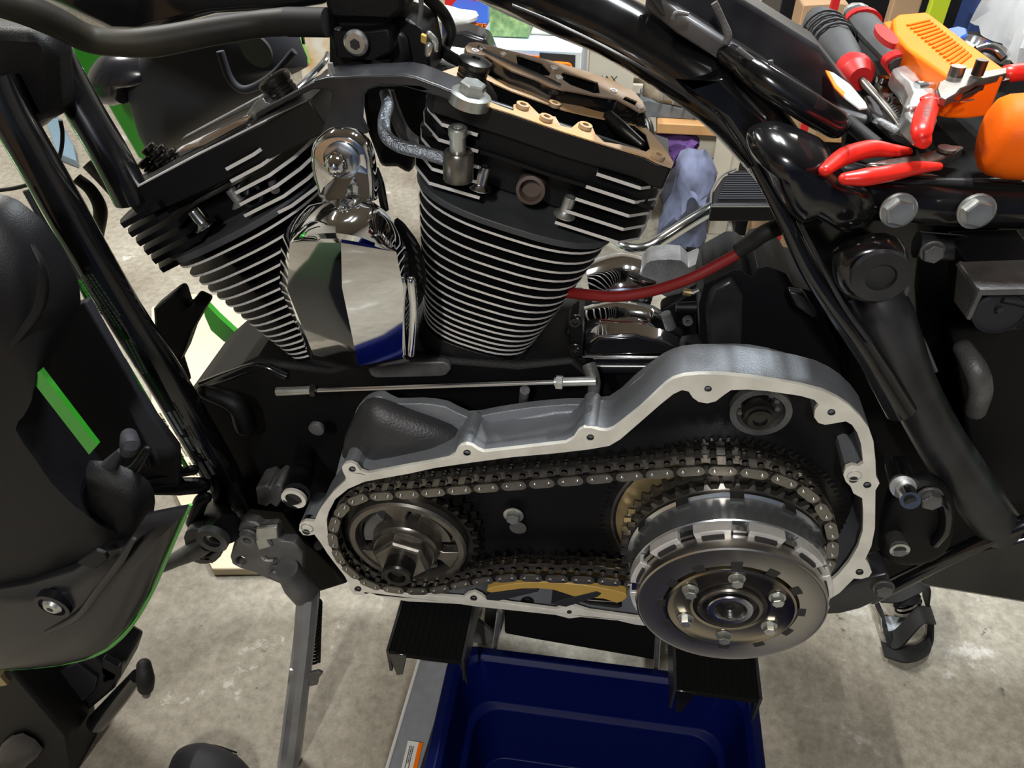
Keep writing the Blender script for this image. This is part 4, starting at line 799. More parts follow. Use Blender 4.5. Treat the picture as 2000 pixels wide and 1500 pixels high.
dt = ob('front_downtube', (g_tp([(-10, 150, 0.06, 40), (28, 235, 0.055, 40), (108, 375, 0.05, 39), (175, 495, 0.045, 38), (243, 612, 0.04, 37), (330, 750, 0.04, 37), (420, 905, 0.045, 36), (462, 985, 0.05, 34)], 26, 8), paint), moto, label='black front downtube with small printed warnings')
# printing on the tube: rows of text too small to read, on a curved decal
def tube_print(x0, y0, x1, y1, w_, rows, seed, off=0.0, m=printg):
    a = W(x0, y0, 0.012); b = W(x1, y1, 0.012); xd = (b-a).normalized(); yd = Vector((0, -1, 0)).cross(xd).normalized()
    L_ = (b-a).length; V, Fc = printlines(Vector((0, 0, 0)), (1, 0, 0), (0, 1, 0), L_, w_, rows, seed)
    out = []; R_ = 0.0305; c0 = (W(x0, y0, 0.045)+W(x1, y1, 0.045))/2
    for v in V:
        an = (v.y+off)/R_; out.append(c0+xd*v.x+yd*(R_*math.sin(an))+Vector((0, -1, 0))*(R_*math.cos(an)-0.0))
    return out, Fc
ob('warning_print', [(tube_print(196, 500, 276, 622, 0.022, 7, 3, 0.0), printg), (tube_print(262, 625, 300, 700, 0.010, 3, 6, 0.008), printg)], dt)
ob('data_print', [(tube_print(345, 765, 372, 812, 0.028, 6, 11), printg), (tube_print(375, 815, 400, 858, 0.03, 6, 12), printg), (tube_print(405, 862, 428, 902, 0.03, 5, 13), printg)], dt)
tr = ob('lower_trim_edge', [(g_tp([(50, 372, 0.03, 6), (85, 435, 0.028, 6), (115, 482, 0.025, 6), (152, 545, 0.02, 6)], 10), dusty), (g_tp([(152, 545, 0.02, 6), (195, 628, 0.015, 7), (235, 705, 0.01, 9)], 10), green), (g_tp([(235, 705, 0.01, 11), (290, 790, 0.01, 7), (366, 915, 0.01, 4)], 10), green)], moto, label='green edge strip along the lower fairing')
# far-side green fairing and tank inner
gf = ob('far_fairing', (g_pp([(120, 95), (300, 60), (380, 90), (400, 200), (320, 330), (270, 310), (200, 190)], 0.42, 0.01, smooth=1), green), moto, label='green painted fairing lower on the far side', bevel=0.003)
ob('fairing_pocket', (g_dome(Wl([(258, 165), (275, 120), (300, 80), (340, 20), (440, 10), (560, 40), (590, 90), (600, 130), (560, 150), (540, 185), (450, 240), (365, 292), (300, 300), (270, 225)], 0.38), (0, -0.045, 0.012), 7, 0.03, 2, 0.45), plas2), gf)
ob('pocket_hole', (g_tp([(505, 95, 0.29, 30), (500, 100, 0.285, 34)], 24), ink), gf)
ob('pocket_rib', (g_tp([(430, 100, 0.30, 8), (450, 155, 0.30, 8), (480, 175, 0.30, 8), (530, 150, 0.30, 8), (575, 100, 0.30, 7)], 12), plas2), gf)
ob('fairing_tongue', (g_dome(Wl([(175, 145), (195, 110), (240, 100), (290, 110), (330, 142), (300, 160), (258, 165), (250, 200), (205, 200), (180, 175)], 0.36), (0, -0.03, 0), 5, 0.02, 2), glossplas), gf)
ob('far_green_panel', (g_pp([(395, 585), (404, 596), (425, 618), (460, 650), (492, 678), (470, 676), (437, 667), (412, 645), (400, 618)], 0.40, 0.01, smooth=1), green), gf)
ob('breather_hose', (g_tp([(150, 348, 0.12, 11), (178, 372, 0.12, 12), (196, 410, 0.12, 13), (190, 460, 0.12, 12)], 12), hose_m), moto)
ob('neck_stub', (g_tp([(172, 318, 0.13, 14), (200, 345, 0.13, 15), (238, 385, 0.13, 16)], 14), castdk), moto)
ob('thin_cable', (g_tp([(118, 235, 0.12, 4), (122, 262, 0.12, 4), (118, 300, 0.12, 4), (100, 340, 0.12, 4), (40, 365, 0.12, 4), (-30, 375, 0.12, 4)], 8), rub), moto)
# near lower fairing: black storage pod, inner panel, lower leaf with green rim
pod = ob('fairing_pod', (g_dome(Wl([(-160, 400), (-60, 380), (10, 385), (50, 408), (95, 450), (130, 510), (152, 565), (150, 620), (120, 680), (90, 730), (150, 830), (200, 910), (270, 985), (300, 1010), (290, 1060), (225, 1080), (150, 1115), (60, 1145), (-160, 1160)], -0.07), (0, -0.045, 0), 7, 0.05, 2, 0.55), plas), moto, label='black lower fairing pod')
ob('pod_ridge', (g_tp([(62, 478, -0.103, 6), (82, 520, -0.107, 9), (84, 570, -0.109, 11), (65, 620, -0.111, 10), (0, 700, -0.112, 8), (-60, 760, -0.112, 8)], 12), plas), pod)
ip = ob('inner_panel', (g_pp([(140, 600), (165, 590), (245, 730), (262, 762), (300, 820), (345, 880), (350, 960), (200, 940), (60, 735), (100, 680)], 0.0, 0.01), plas2), moto, label='dark grey inner fairing panel', bevel=0.002)
ob('green_strip', (g_pp([(58, 738), (78, 724), (190, 870), (174, 888)], -0.112, 0.004), green), ip)
kb = ob('vent_lever', (g_tp([(252, 852, -0.09, 16), (254, 868, -0.098, 19), (250, 880, -0.092, 15)], 20, rnd=True), plas2), moto, label='small black vent lever knob')
ob('lever_cone', (g_tp([(236, 880, -0.085, 6), (205, 925, -0.085, 22)], 16), plas2), kb)
ob('lever_stem', [(g_tp([(288, 878, -0.08, 8), (262, 915, -0.08, 10), (230, 930, -0.08, 12)], 12, rnd=True), plas), (g_tp([(288, 895, 0.0, 9), (292, 905, 0.0, 9)], 12, rnd=True), plas)], kb)
fp = ob('highway_bar', (g_tp([(270, 935, 0.0, 9), (330, 925, 0.005, 11), (378, 918, 0.01, 10)], 16, rnd=True), plas), moto, label='short black bar under the downtube')
ob('bar_sleeve', (g_tp([(300, 955, 0.0, 12), (350, 950, 0.005, 18), (395, 948, 0.01, 16)], 16, rnd=True), plas), fp)
dm = ob('dark_cover', (g_dome(Wl([(175, 900), (270, 925), (300, 960), (300, 1000), (290, 1030), (262, 1050), (230, 1048), (200, 1010)], -0.085), (0, -0.02, 0), 5, 0.03, 2, 0.5), engblk), moto, label='rounded black cover above the leaf panel')
leaf_px = [(-40, 1306), (0, 1304), (60, 1301), (120, 1294), (175, 1281), (220, 1258), (262, 1215), (300, 1150), (330, 1080), (352, 1030), (373, 984), (355, 987), (290, 1000), (255, 1050), (215, 1060), (150, 1100), (60, 1130), (-40, 1145)]
def bulge(px, Y, hgt, n=7):
    return g_dome(Wl(px, Y), (0, -hgt, 0), n, 0.004, 0, 0.25)
lf = ob('fairing_leaf', (bulge(leaf_px, -0.11, 0.02), glossplas), moto, label='glossy dark lower fairing leaf with a green rim')
ob('green_rim', (g_tp([(x, y+1, -0.115, 5 if x < 260 else 3.2) for x, y in leaf_px[:11]], 8, 4), green), lf)
ob('leaf_crease', (g_tp([(262, 1052, -0.132, 4), (232, 1100, -0.134, 8), (190, 1155, -0.135, 9), (150, 1205, -0.133, 8), (90, 1235, -0.130, 4)], 12), glossplas), lf)
ob('leaf_notch', (g_pp([(185, 1075), (205, 1082), (210, 1092), (190, 1110), (180, 1112), (150, 1100)], -0.134, 0.004), plas), lf, bevel=0.001)
ps_ = W(104, 1182, -0.132)
ob('screw_recess', (g_ring(ps_, A, 0.0125, 0.0165, -0.006, 0.0025, 36), glossplas), lf)
ob('button_screw', [(g_lathe(ps_, A, [(0.0125, -0.004), (0.0125, -0.003), (0.0095, -0.002), (0.009, 0.002), (0.0065, 0.0045), (0.003, 0.005), (0.0025, 0.003)], 32), zinc), (g_cyl(ps_, A, 0.0026, 0.003, 0.0052, 6), ink)], lf)
# foot peg joint and stand bracket
pg = ob('footrest_mount', (g_tp([(410, 1005, 0.03, 30), (432, 1022, 0.0, 32), (444, 1034, -0.015, 30)], 24), plas), moto, label='grimy footrest mount with forged arm')
ob('mount_eye', [(g_ring(W(420, 1046, -0.02), A, 0.009, 0.0165, 0, 0.008, 32), castdk), (g_lathe(W(420, 1048, -0.02), A, [(0.008, 0), (0.008, 0.004), (0.0045, 0.004), (0.004, 0.001)], 24), zinc)], pg)
ob('mount_arm', (g_tp([(300, 1110, -0.01, 15), (345, 1092, -0.015, 15), (380, 1075, -0.018, 20), (405, 1060, -0.018, 18)], 16), castdk), pg)
ob('mount_yoke', (g_pp([(358, 1050), (372, 1035), (400, 1045), (398, 1090), (420, 1078), (434, 1080), (420, 1098), (390, 1102), (370, 1090)], -0.018, 0.014, smooth=2), castdk), pg, bevel=0.003)
ob('mount_plate', (g_pp([(398, 1060), (412, 1068), (432, 1065), (430, 1085), (415, 1100), (398, 1098)], -0.005, 0.01), plas), pg)
ob('cable_stub', (g_tp([(378, 1020, 0.0, 14), (392, 980, 0.0, 14), (402, 972, 0.0, 12)], 14, rnd=True), plas), pg)
js = ob('stand_bracket', (g_pp([(462, 1040), (468, 1024), (482, 1018), (500, 1022), (512, 1030), (538, 1028), (545, 1035), (543, 1052), (552, 1058), (575, 1060), (590, 1080), (590, 1150), (585, 1168), (570, 1164), (545, 1140), (520, 1130), (495, 1118), (468, 1110), (453, 1102), (449, 1088), (456, 1062)], -0.01, 0.012, [circ(470, 1097, 10, 9)]), castdk), moto, label='forged side stand bracket', bevel=0.002)
bolt(js, W(488, 1046, -0.012), A, 0.0085, 0.007, castdk, 1.25, 'bracket_bolt', socket=True)
bolt(js, W(545, 1115, -0.014), A, 0.0085, 0.006, castdk, 1.3, 'bracket_bolt')
ob('bracket_plate', (g_pp([(500, 1032), (540, 1030), (542, 1052), (520, 1055), (530, 1068), (505, 1075), (498, 1055)], -0.016, 0.005), zinc), js, bevel=0.001)
ob('bracket_clip', (g_tp([(512, 1088, -0.016, 3), (520, 1094, -0.018, 3), (534, 1094, -0.018, 3)], 8), steel), js)
ob('bracket_hub', (g_tp([(560, 1110, -0.02, 22), (580, 1140, -0.01, 28), (600, 1165, 0.0, 26)], 18), castdk), js)
ob('bracket_spigot', (g_tp([(618, 1062, 0.03, 6), (622, 1066, 0.02, 9)], 12), dksteel), js)
so = W(600, 1160, -0.01); se = G(540, 1760, 0.02)
sg = ob('side_stand', (g_tube([W(602, 1160, -0.005), W(594, 1250, -0.02), W(583, 1340, -0.035), W(563, 1500, -0.06), W(545, 1600, -0.07)], [rm(W(600, 1200, 0), 21), rm(W(600, 1250, 0), 20), rm(W(585, 1340, 0), 19.5), rm(W(560, 1500, 0), 19), rm(W(560, 1500, 0), 18)], 10, 5), mat('worn_grey_steel', (0.3, 0.31, 0.33), 0.4, 0.7, noise=0.15, scale=25)), moto, label='grey steel side stand leg')
ob('stand_spring', (g_coil(W(617, 1172, 0.005), W(614, 1292, 0.0), 0.006, 0.0018, 17), ink), sg)
ob('stand_tab', [(g_pp([(594, 1318), (620, 1312), (630, 1316), (622, 1326), (620, 1338), (600, 1342)], -0.035, 0.004), castdk), (g_pp([(564, 1310), (572, 1310), (575, 1345), (568, 1348), (561, 1335)], -0.04, 0.004), zinc)], sg, bevel=0.0008)
# oil cooler and horn at the bottom left
oc = ob('oil_cooler_shroud', (g_pp([(60, 1320), (180, 1285), (200, 1300), (232, 1318), (222, 1348), (125, 1430), (85, 1372)], -0.07, 0.06), plas), moto, label='black plastic shroud at the bottom left', bevel=0.004)
ob('shroud_window', (g_pp([(76, 1330), (150, 1296), (190, 1325), (185, 1345), (120, 1420), (95, 1385)], -0.074, 0.004), glossplas), oc, bevel=0.001)
ob('shroud_tab', (g_pp([(198, 1302), (200, 1288), (230, 1305), (238, 1300), (235, 1322), (215, 1345), (200, 1330)], -0.07, 0.008), plas), oc, bevel=0.001)
am = ob('shifter_arm', (g_tp([(190, 1410, -0.075, 20), (235, 1360, -0.075, 18), (268, 1320, -0.075, 14)], 14), paint), moto, label='black shifter arm with a rounded peg')
ob('shifter_peg', [(g_tp([(281, 1300, -0.075, 14), (284, 1325, -0.083, 17), (285, 1342, -0.079, 15)], 18, rnd=True), rub), (g_tp([(284, 1348, -0.079, 7), (286, 1356, -0.077, 8)], 12, rnd=True), castdk)], am)
ob('lower_shroud', (g_pp([(-60, 1330), (20, 1310), (50, 1345), (130, 1440), (150, 1560), (-60, 1560)], -0.115, 0.06), engblk), moto, bevel=0.005)
ob('shroud_lamp', (g_dome(Wl([(5, 1450), (45, 1432), (84, 1462), (60, 1490), (20, 1520), (-10, 1490)], -0.119), (0, -0.008, 0), 4, 0.02, 2), glossplas), oc)
ob('orange_tab', (g_pp([(-20, 1320), (0, 1322), (14, 1338), (-20, 1345)], -0.12, 0.01), brass), oc)
# upper centre: coil bracket and cables above the horn
cb = ob('coil_bracket', (g_pp([(636, 20), (760, 15), (762, 60), (790, 70), (800, 120), (790, 150), (640, 155), (640, 60)], 0.13, 0.05), plas), moto, label='black coil bracket between the cylinders', bevel=0.005)
ob('coil_tower', (g_tp([(695, 122, 0.12, 18), (700, 150, 0.12, 17)], 16), rub), cb)
ob('coil_tower', (g_tp([(745, 115, 0.12, 18), (742, 150, 0.12, 17)], 16), rub), cb)
ob('coil_mount', (g_pp([(715, 60), (762, 55), (770, 100), (740, 120), (652, 112), (642, 60)], 0.115, 0.02), engblk), cb, bevel=0.003)
ob('coil_bolt', [(g_lathe(W(697, 82, 0.112), A, [(0.0095, 0), (0.0095, 0.003), (0.0075, 0.005), (0.006, 0.005)], 32), zinc), (g_cyl(W(697, 83, 0.112), A, 0.0042, 0.004, 0.0053, 6), ink)], cb)
ob('upper_block', (g_pp([(620, -60), (790, -60), (790, 20), (770, 40), (640, 35)], 0.12, 0.06), engblk), cb, bevel=0.004)
ob('upper_block', (g_pp([(770, 30), (800, 40), (828, 60), (838, 110), (842, 150), (800, 150), (765, 110)], 0.14, 0.05), plas), cb, bevel=0.004)
ob('black_hose', (g_tp([(800, -40, 0.16, 11), (840, 0, 0.18, 12), (868, 30, 0.2, 12), (880, 65, 0.2, 12), (868, 100, 0.19, 12), (900, 122, 0.17, 10)], 14, 8), rub), moto, label='black rubber hose beside the coil bracket')
ob('grey_cable', (g_tp([(822, -30, 0.12, 5), (822, 20, 0.12, 5), (816, 50, 0.12, 5)], 10), castdk), cb)
ob('cable_terminal', [(g_tp([(838, 66, 0.12, 6), (850, 80, 0.12, 6), (852, 98, 0.12, 4)], 10, rnd=True), zinc), (g_tp([(838, 90, 0.12, 8), (835, 105, 0.12, 6)], 12, rnd=True), zinc)], cb)
ob('small_fuse', (g_pp([(822, 68), (832, 72), (830, 86), (822, 82)], 0.12, 0.005), yel), cb)
ob('brake_line', (g_tp([(845, 125, 0.2, 14), (870, 135, 0.2, 14), (890, 140, 0.2, 12)], 14), castdk), moto)
# ================================================================ motorcycle lift and tub under the engine
lift = thing('motorcycle_lift', 'black and grey motorcycle lift holding up the engine, behind the blue tub', 'jack', (0.0, 0.12, 0))
for k, (xa, xb) in enumerate(((-0.192, -0.113), (0.109, 0.192))):
    pad = ob('support_pad', [(g_box(((xa+xb)/2, 0.11, 0.298), (xb-xa, 0.33, 0.006)), panm)], lift, bevel=0.001)
    for j in range(12): ob('pad_rib', (g_box((xa+(j+0.5)*(xb-xa)/12, 0.11, 0.3018), (0.0025, 0.325, 0.0014)), panm), pad)
    ob('channel_lip', (g_prism([Vector((xa, -0.056, 0.302)), Vector((xa+0.02, -0.056, 0.302)), Vector((xa+0.012, -0.056, 0.262)), Vector((xa+0.005, -0.056, 0.258))], (0, 0.004, 0)), paint), pad, bevel=0.001)
    ob('channel_side', (g_box((xb+0.001, 0.11, 0.285), (0.003, 0.33, 0.04)), dusty), pad)
    ob('channel_side', (g_box((xa-0.001, 0.11, 0.285), (0.003, 0.33, 0.04)), dusty), pad)
    ob('channel_tip', (g_prism([Vector((xb-0.004, -0.054, 0.3)), Vector((xb+0.003, -0.054, 0.3)), Vector((xb+0.003, -0.05, 0.245))], (0, 0.006, 0)), dusty), pad)
ob('cross_beam', (g_pp([(985, 1190), (1290, 1218), (1290, 1292), (1240, 1283), (1060, 1252), (985, 1238)], 0.06, 0.05), panm), lift, bevel=0.003)
ob('cross_beam', (g_box((0.0, 0.24, 0.15), (0.5, 0.05, 0.05)), paint), lift, bevel=0.003)
for x in (-0.155, 0.15):
    ob('lift_leg', (g_strip((x, 0.20, 0.27), (x, 0.25, 0.03), 0.05, 0.03), paint), lift)
for a, b in (((976, 1194), (965, 1270)), ((1286, 1225), (1281, 1318))):
    ob('threaded_rod', (g_tube([W(a[0], a[1], 0.035), W(b[0], b[1], 0.035)], 0.0035, 14, 1), zinc), lift)
ob('gusset', (g_pp([(922, 1212), (935, 1215), (960, 1235), (964, 1250), (950, 1262), (925, 1255)], 0.04, 0.006), castdk), lift, bevel=0.001)
p = W(1308, 1262, 0.03); ob('adjuster_nut', (g_hex(p, (0, -1, 0), 0.0065, 0, 0.008), castdk), lift)
ra = [G(819, 1287, 0.12), G(884, 1295, 0.12), G(802, 1560, 0.12), G(738, 1560, 0.12)]
rail_ = ob('base_rail', (g_prism([v+Vector((0, 0, 0)) for v in ra], (0, 0, -0.05)), railm), lift, bevel=0.002)
far = [ra[0], ra[1], ra[1]+(ra[1]-ra[2])*0.9, ra[0]+(ra[0]-ra[3])*0.9]
ob('base_rail', (g_prism([v+Vector((0, 0, -0.0005)) for v in far], (0, 0, -0.05)), railm), lift, bevel=0.002)
ob('rail_edge', (g_tube([G(819, 1287, 0.1215), G(738, 1560, 0.1215)], 0.0022, 8, 1), white), rail_)
for x0, y0 in ((-0.21, -0.13), (-0.12, 0.2)): ob('caster', (g_cyl((x0, y0, 0.035), (1, 0, 0), 0.035, -0.012, 0.012, 28), rub), lift)
lb = [G(797, 1446, 0.1212), G(826, 1451, 0.1212), G(808, 1530, 0.1212), G(778, 1525, 0.1212)]
ob('warning_label', [(g_prism(lb, (0, 0, 0.0003)), white), (g_prism([G(818, 1450, 0.1217), G(826, 1451, 0.1217), G(808, 1530, 0.1217), G(800, 1528, 0.1217)], (0, 0, 0.0003)), orange)], rail_)
xd = (lb[3]-lb[0]).normalized(); yd = (lb[1]-lb[0]).normalized()
ob('label_print', (printlines((lb[0]+lb[2])/2-yd*0.003+Vector((0, 0, 0.0006)), xd, yd, 0.035, 0.006, 3, 5), ink), rail_)

def tub():
    V = []; Fc = []
    x0, x1, y0, y1 = -0.136, 0.208, -0.36, 0.018
    def ring(i, z): return [Vector(p) for p in ((x0+i, y0+i, z), (x1-i, y0+i, z), (x1-i, y1-i, z), (x0+i, y1-i, z))]
    seq = [ring(0.020, 0.002), ring(0.004, 0.19), ring(-0.010, 0.19), ring(-0.010, 0.198), ring(0.002, 0.204), ring(0.008, 0.198), ring(0.018, 0.125), ring(0.026, 0.121), ring(0.034, 0.012)]
    def rnd(r, rad):
        out = []
        for k in range(4):
            a = r[k]; pv_ = (r[k-1]-a).normalized(); nx = (r[(k+1) % 4]-a).normalized()
            for i in range(6):
                t = i/5*math.pi/2; out.append(a+pv_*rad*(1-math.sin(t))+nx*rad*(1-math.cos(t)))
        return out
    for i, r in enumerate(seq): V += rnd(r, 0.03)
    n = 24
    for i in range(len(seq)-1):
        for k in range(n): a = i*n+k; b = i*n+(k+1) % n; Fc.append((a, b, b+n, a+n))
    Fc.append(tuple(range(n))[::-1]); Fc.append(tuple((len(seq)-1)*n+k for k in range(n)))
    return V, Fc
ob('drain_tub', (tub(), blue), None, 'dark blue plastic tub standing on the floor under the clutch', 'tub', bevel=0.0015)

# ================================================================ tools on the seat pan
HZ = 0.822
ob('seat_pan', (g_prism([G(1640, 345, HZ-0.004), G(2080, 372, HZ-0.004), G(2080, 60, HZ-0.004), G(1660, 60, HZ-0.004), G(1655, 250, HZ-0.004)], (0, 0, -0.02)), panm), moto, label='black seat pan under the loose tools', bevel=0.002)
ob('pan_edge', (g_tube([G(1650, 352, HZ-0.006), G(1800, 356, HZ-0.006), G(2080, 362, HZ-0.006)], 0.0035, 10, 1), dusty), moto)
def T(x, y, h=0.0): return G(x, y, HZ+h)
def gt(pts, seg=16, n=6, **kw):      # (x, y, height above the pan, radius in photograph pixels)
    P = [T(x, y, h) for x, y, h, r in pts]; return g_tube(P, [rm(p, q[3]) for p, q in zip(P, pts)], seg, n, **kw)
# screwdriver
sd = thing('screwdriver', 'fat grey-handled screwdriver with a red collar, beside the wiring tray', 'screwdriver', T(1680, 135))
ob('handle', (gt([(1604, 38, 0.022, 24), (1614, 56, 0.022, 38), (1632, 82, 0.022, 39), (1652, 107, 0.022, 35), (1672, 133, 0.022, 27)], 12, 6), gripm), sd, sharp=50)
ob('end_cap', (gt([(1600, 33, 0.022, 12), (1608, 46, 0.022, 30)], 16), redm), sd)
for k in range(4): x, y = 1618+k*7, 66+k*8; ob('grip_groove', (g_ring(T(x, y, 0.022), T(1672, 133, 0.022)-T(1614, 58, 0.022), rm(T(x, y, 0.022), 40), rm(T(x, y, 0.022), 44.0), -0.0012, 0.0012, 24), gripm), sd)
ob('collar', (gt([(1668, 128, 0.022, 26), (1677, 138, 0.022, 34), (1684, 146, 0.022, 34), (1692, 155, 0.022, 22)], 20), redm), sd)
ob('shank', (gt([(1690, 152, 0.022, 7.5), (1745, 215, 0.014, 7.5), (1772, 252, 0.010, 8)], 12), oily), sd)
sd.location.x -= 0.004
# adjustable wrench
aw = thing('adjustable_wrench', 'chrome adjustable wrench with a black and red handle', 'wrench', T(1790, 180))
def flatbar(px_, h, t): return g_prism([T(x, y, h) for x, y in px_], (0, 0, -t))
ob('handle', (gt([(1676, 28, 0.034, 28), (1700, 60, 0.034, 30), (1740, 105, 0.032, 27), (1762, 128, 0.031, 25)], 14, 6, flat=0.6), gripm), aw)
ob('hang_ring', (g_prism([T(x, y, 0.036) for x, y in [(1655, 28), (1650, 12), (1662, 4), (1685, 4), (1702, 14), (1708, 26), (1690, 32), (1665, 42)]], (0, 0, -0.012), [[T(x, y, 0.036) for x, y in circ(1681, 16, 13, 8)]]), zinc), aw, bevel=0.002)
ob('red_band', (gt([(1683, 36, 0.034, 33), (1688, 42, 0.034, 34)], 20, 2, flat=0.66), redm), aw)
ob('red_band', (gt([(1752, 118, 0.031, 31), (1760, 127, 0.031, 31)], 20, 2, flat=0.66), redm), aw)
ob('oval_badge', (g_prism([T(x, y, 0.054) for x, y in [(1732+22*math.cos(a)+8*math.sin(a), 66+18*math.cos(a)-8*math.sin(a)) for a in [k*math.pi/9 for k in range(18)]]], (0, 0, -0.004)), redm), aw)
ob('badge_print', (printlines(T(1732, 66, 0.0543), T(1745, 80)-T(1720, 52), (0, -1, 0), 0.012, 0.008, 2, 4), ink), aw)
ob('shaft', (flatbar([(1742, 132), (1780, 120), (1790, 140), (1806, 162), (1828, 172), (1830, 190), (1820, 205), (1775, 208), (1768, 200), (1776, 180), (1768, 160), (1752, 145)], 0.034, 0.014), zinc), aw, bevel=0.003)
ob('web', (flatbar([(1756, 134), (1778, 128), (1800, 165), (1790, 182), (1778, 168)], 0.0335, 0.015), mach), aw)
ob('jaw', (flatbar([(1765, 204), (1800, 198), (1828, 205), (1832, 230), (1822, 245), (1800, 250), (1785, 238), (1770, 225)], 0.03, 0.014), zinc), aw, bevel=0.002)
ob('worm_screw', (g_cyl(T(1808, 178, 0.03), (1, 0.2, 0), 0.007, -0.008, 0.008, 20), steel), aw)
# orange knife case
oc2 = thing('orange_wedge', 'bright orange ribbed plastic wedge behind the wrenches', 'wedge', T(1850, 90))
wd = [(1744, 36), (1754, 28), (1808, 23), (1818, 28), (1885, 78), (1962, 133), (1961, 148), (1920, 152), (1870, 151), (1850, 148), (1770, 92), (1748, 66)]
ob('wedge_body', (g_prism([T(x, y, 0.045) for x, y in wd], (0, 0, -0.028)), orange), oc2, bevel=0.003, bseg=3)
for k in range(14):
    a = T(1772+k*7.2, 50+k*6.2, 0.0455); b = T(1815+k*6.2, 40+k*5.2, 0.0455)
    ob('wedge_rib', (g_tube([a, b], 0.0012, 6, 1), orange), oc2)
ob('wedge_tail', (g_prism([T(x, y, 0.03) for x, y in [(1726, 42), (1742, 38), (1800, 110), (1850, 160), (1830, 160), (1760, 100)]], (0, 0, -0.02)), orange2), oc2, bevel=0.002)
# orange mallet
om = thing('dead_blow_mallet', 'orange rubber mallet head lying on its side at the right edge', 'mallet', T(1950, 300))
mc = T(1918, 264, 0.036); mr = rm(mc, 84); mx = Vector((1, -0.10, 0.0))
mc.z = HZ+mr+0.001
s_ = mc-CAM; tgt = ray(1925, 262); mc = CAM+tgt*((mc.z-CAM.z)/tgt.z)
ob('mallet_head', (g_lathe(mc, mx, [(0.001, 0.0), (mr*0.35, 0.0002), (mr*0.7, 0.001), (mr*0.86, 0.0035), (mr*0.95, 0.008), (mr, 0.016), (mr*0.99, 0.03), (mr*0.97, 0.05), (mr, 0.075), (mr, 0.11), (mr*0.9, 0.115)], 48), orange2), om, bevel=0)
# red dipped pliers, closed pair lying flat
p1 = thing('red_handled_pliers', 'pliers with two long red dipped handles crossing on the frame', 'pliers', T(1720, 320))
ob('handle', (gt([(1612, 332, 0.012, 13), (1650, 305, 0.013, 20), (1700, 291, 0.014, 20), (1740, 294, 0.013, 15), (1772, 296, 0.012, 10)], 16, 6, rnd=True, flat=0.85), redh), p1)
ob('handle', (gt([(1652, 349, 0.014, 14), (1690, 346, 0.015, 20), (1740, 338, 0.015, 18), (1790, 328, 0.014, 15), (1832, 325, 0.013, 9)], 16, 6, rnd=True, flat=0.85), redh), p1)
ob('jaw', (g_prism([T(x, y, 0.011) for x, y in [(1690, 318), (1720, 312), (1770, 304), (1790, 300), (1835, 290), (1860, 282), (1885, 285), (1860, 300), (1830, 312), (1780, 322), (1720, 322)]], (0, 0, -0.008)), oily), p1, bevel=0.0015)
ob('pivot', (g_cyl(T(1848, 294, 0.012), (0, 0, 1), 0.006, 0, 0.002, 20), oily), p1)
# wire stripper with red handles
p2 = thing('wire_stripper', 'dark steel wire stripper with curved red handles, over the wrench jaw', 'pliers', T(1880, 180))
ob('handle', (gt([(1812, 216, 0.030, 19), (1800, 245, 0.032, 21), (1794, 275, 0.030, 20), (1797, 293, 0.026, 16)], 18, 6, rnd=True, flat=0.8), redh), p2)
ob('handle', (gt([(1965, 160, 0.034, 20), (2000, 158, 0.034, 20), (2060, 168, 0.034, 20)], 18, 6, rnd=True, flat=0.8), redh), p2)
ob('handle_lip', (gt([(1803, 212, 0.034, 12), (1830, 214, 0.034, 12)], 14, 3, rnd=True, flat=0.6), redh), p2)
ob('handle_print', (printlines(T(1803, 240, 0.0535), T(1798, 270)-T(1810, 225), (-1, 0, 0), 0.03, 0.006, 1, 9), ink), p2)
bl = [(1828, 178), (1840, 172), (1850, 160), (1872, 152), (1890, 150), (1900, 146), (1912, 156), (1938, 152), (1960, 148), (1960, 160), (1935, 166), (1905, 172), (1890, 182), (1870, 190), (1862, 200), (1842, 212), (1830, 208), (1824, 190)]
ob('blade', (g_prism([T(x, y, 0.040) for x, y in bl], (0, 0, -0.005)), oily), p2, bevel=0.0006)
ob('blade', (g_prism([T(x+6, y+12, 0.034) for x, y in bl[4:15]], (0, 0, -0.004)), dksteel), p2, bevel=0.0006)
ob('blade_pin', (g_cyl(T(1906, 152, 0.045), (0, 0, 1), 0.004, -0.004, 0.006, 14), dksteel), p2)
ob('blade_pin', (g_cyl(T(1862, 158, 0.042), (0, 0, 1), 0.005, -0.004, 0.004, 16), oily), p2)
ob('spring_wire', (gt([(1838, 213, 0.03, 1.6), (1868, 216, 0.03, 1.6), (1895, 212, 0.03, 1.6)], 6), steel), p2)
p2.location.z += 0.006
# slip-joint pliers underneath
p3 = thing('slip_joint_pliers', 'worn grey slip-joint pliers between the screwdriver and wrench', 'pliers', T(1750, 220))
ob('jaw', (g_prism([T(x, y, 0.012) for x, y in [(1712, 150), (1730, 152), (1742, 165), (1760, 168), (1768, 200), (1770, 225), (1772, 240), (1755, 248), (1735, 225), (1722, 190)]], (0, 0, -0.008), [[T(x, y, 0.012) for x, y in circ(1749, 182, 5, 8, 8)]]), oily), p3, bevel=0.001)
ob('arm', (g_prism([T(x, y, 0.007) for x, y in [(1690, 185), (1705, 188), (1735, 225), (1790, 262), (1785, 274), (1745, 260), (1705, 225)]], (0, 0, -0.006)), castdk), p3, bevel=0.001)
for k in range(9): ob('tooth', (g_tube([T(1728+k*4.2, 208+k*4.4, 0.0135), T(1742+k*4.0, 202+k*4.2, 0.0135)], 0.0009, 5, 1), zinc), p3)
ob('rivet', (g_cyl(T(1722, 160, 0.013), (0, 0, 1), 0.005, 0, 0.004, 18), steel), p3)
ob('rivet', (g_cyl(T(1741, 198, 0.013), (0, 0, 1), 0.003, 0, 0.003, 14), steel), p3)
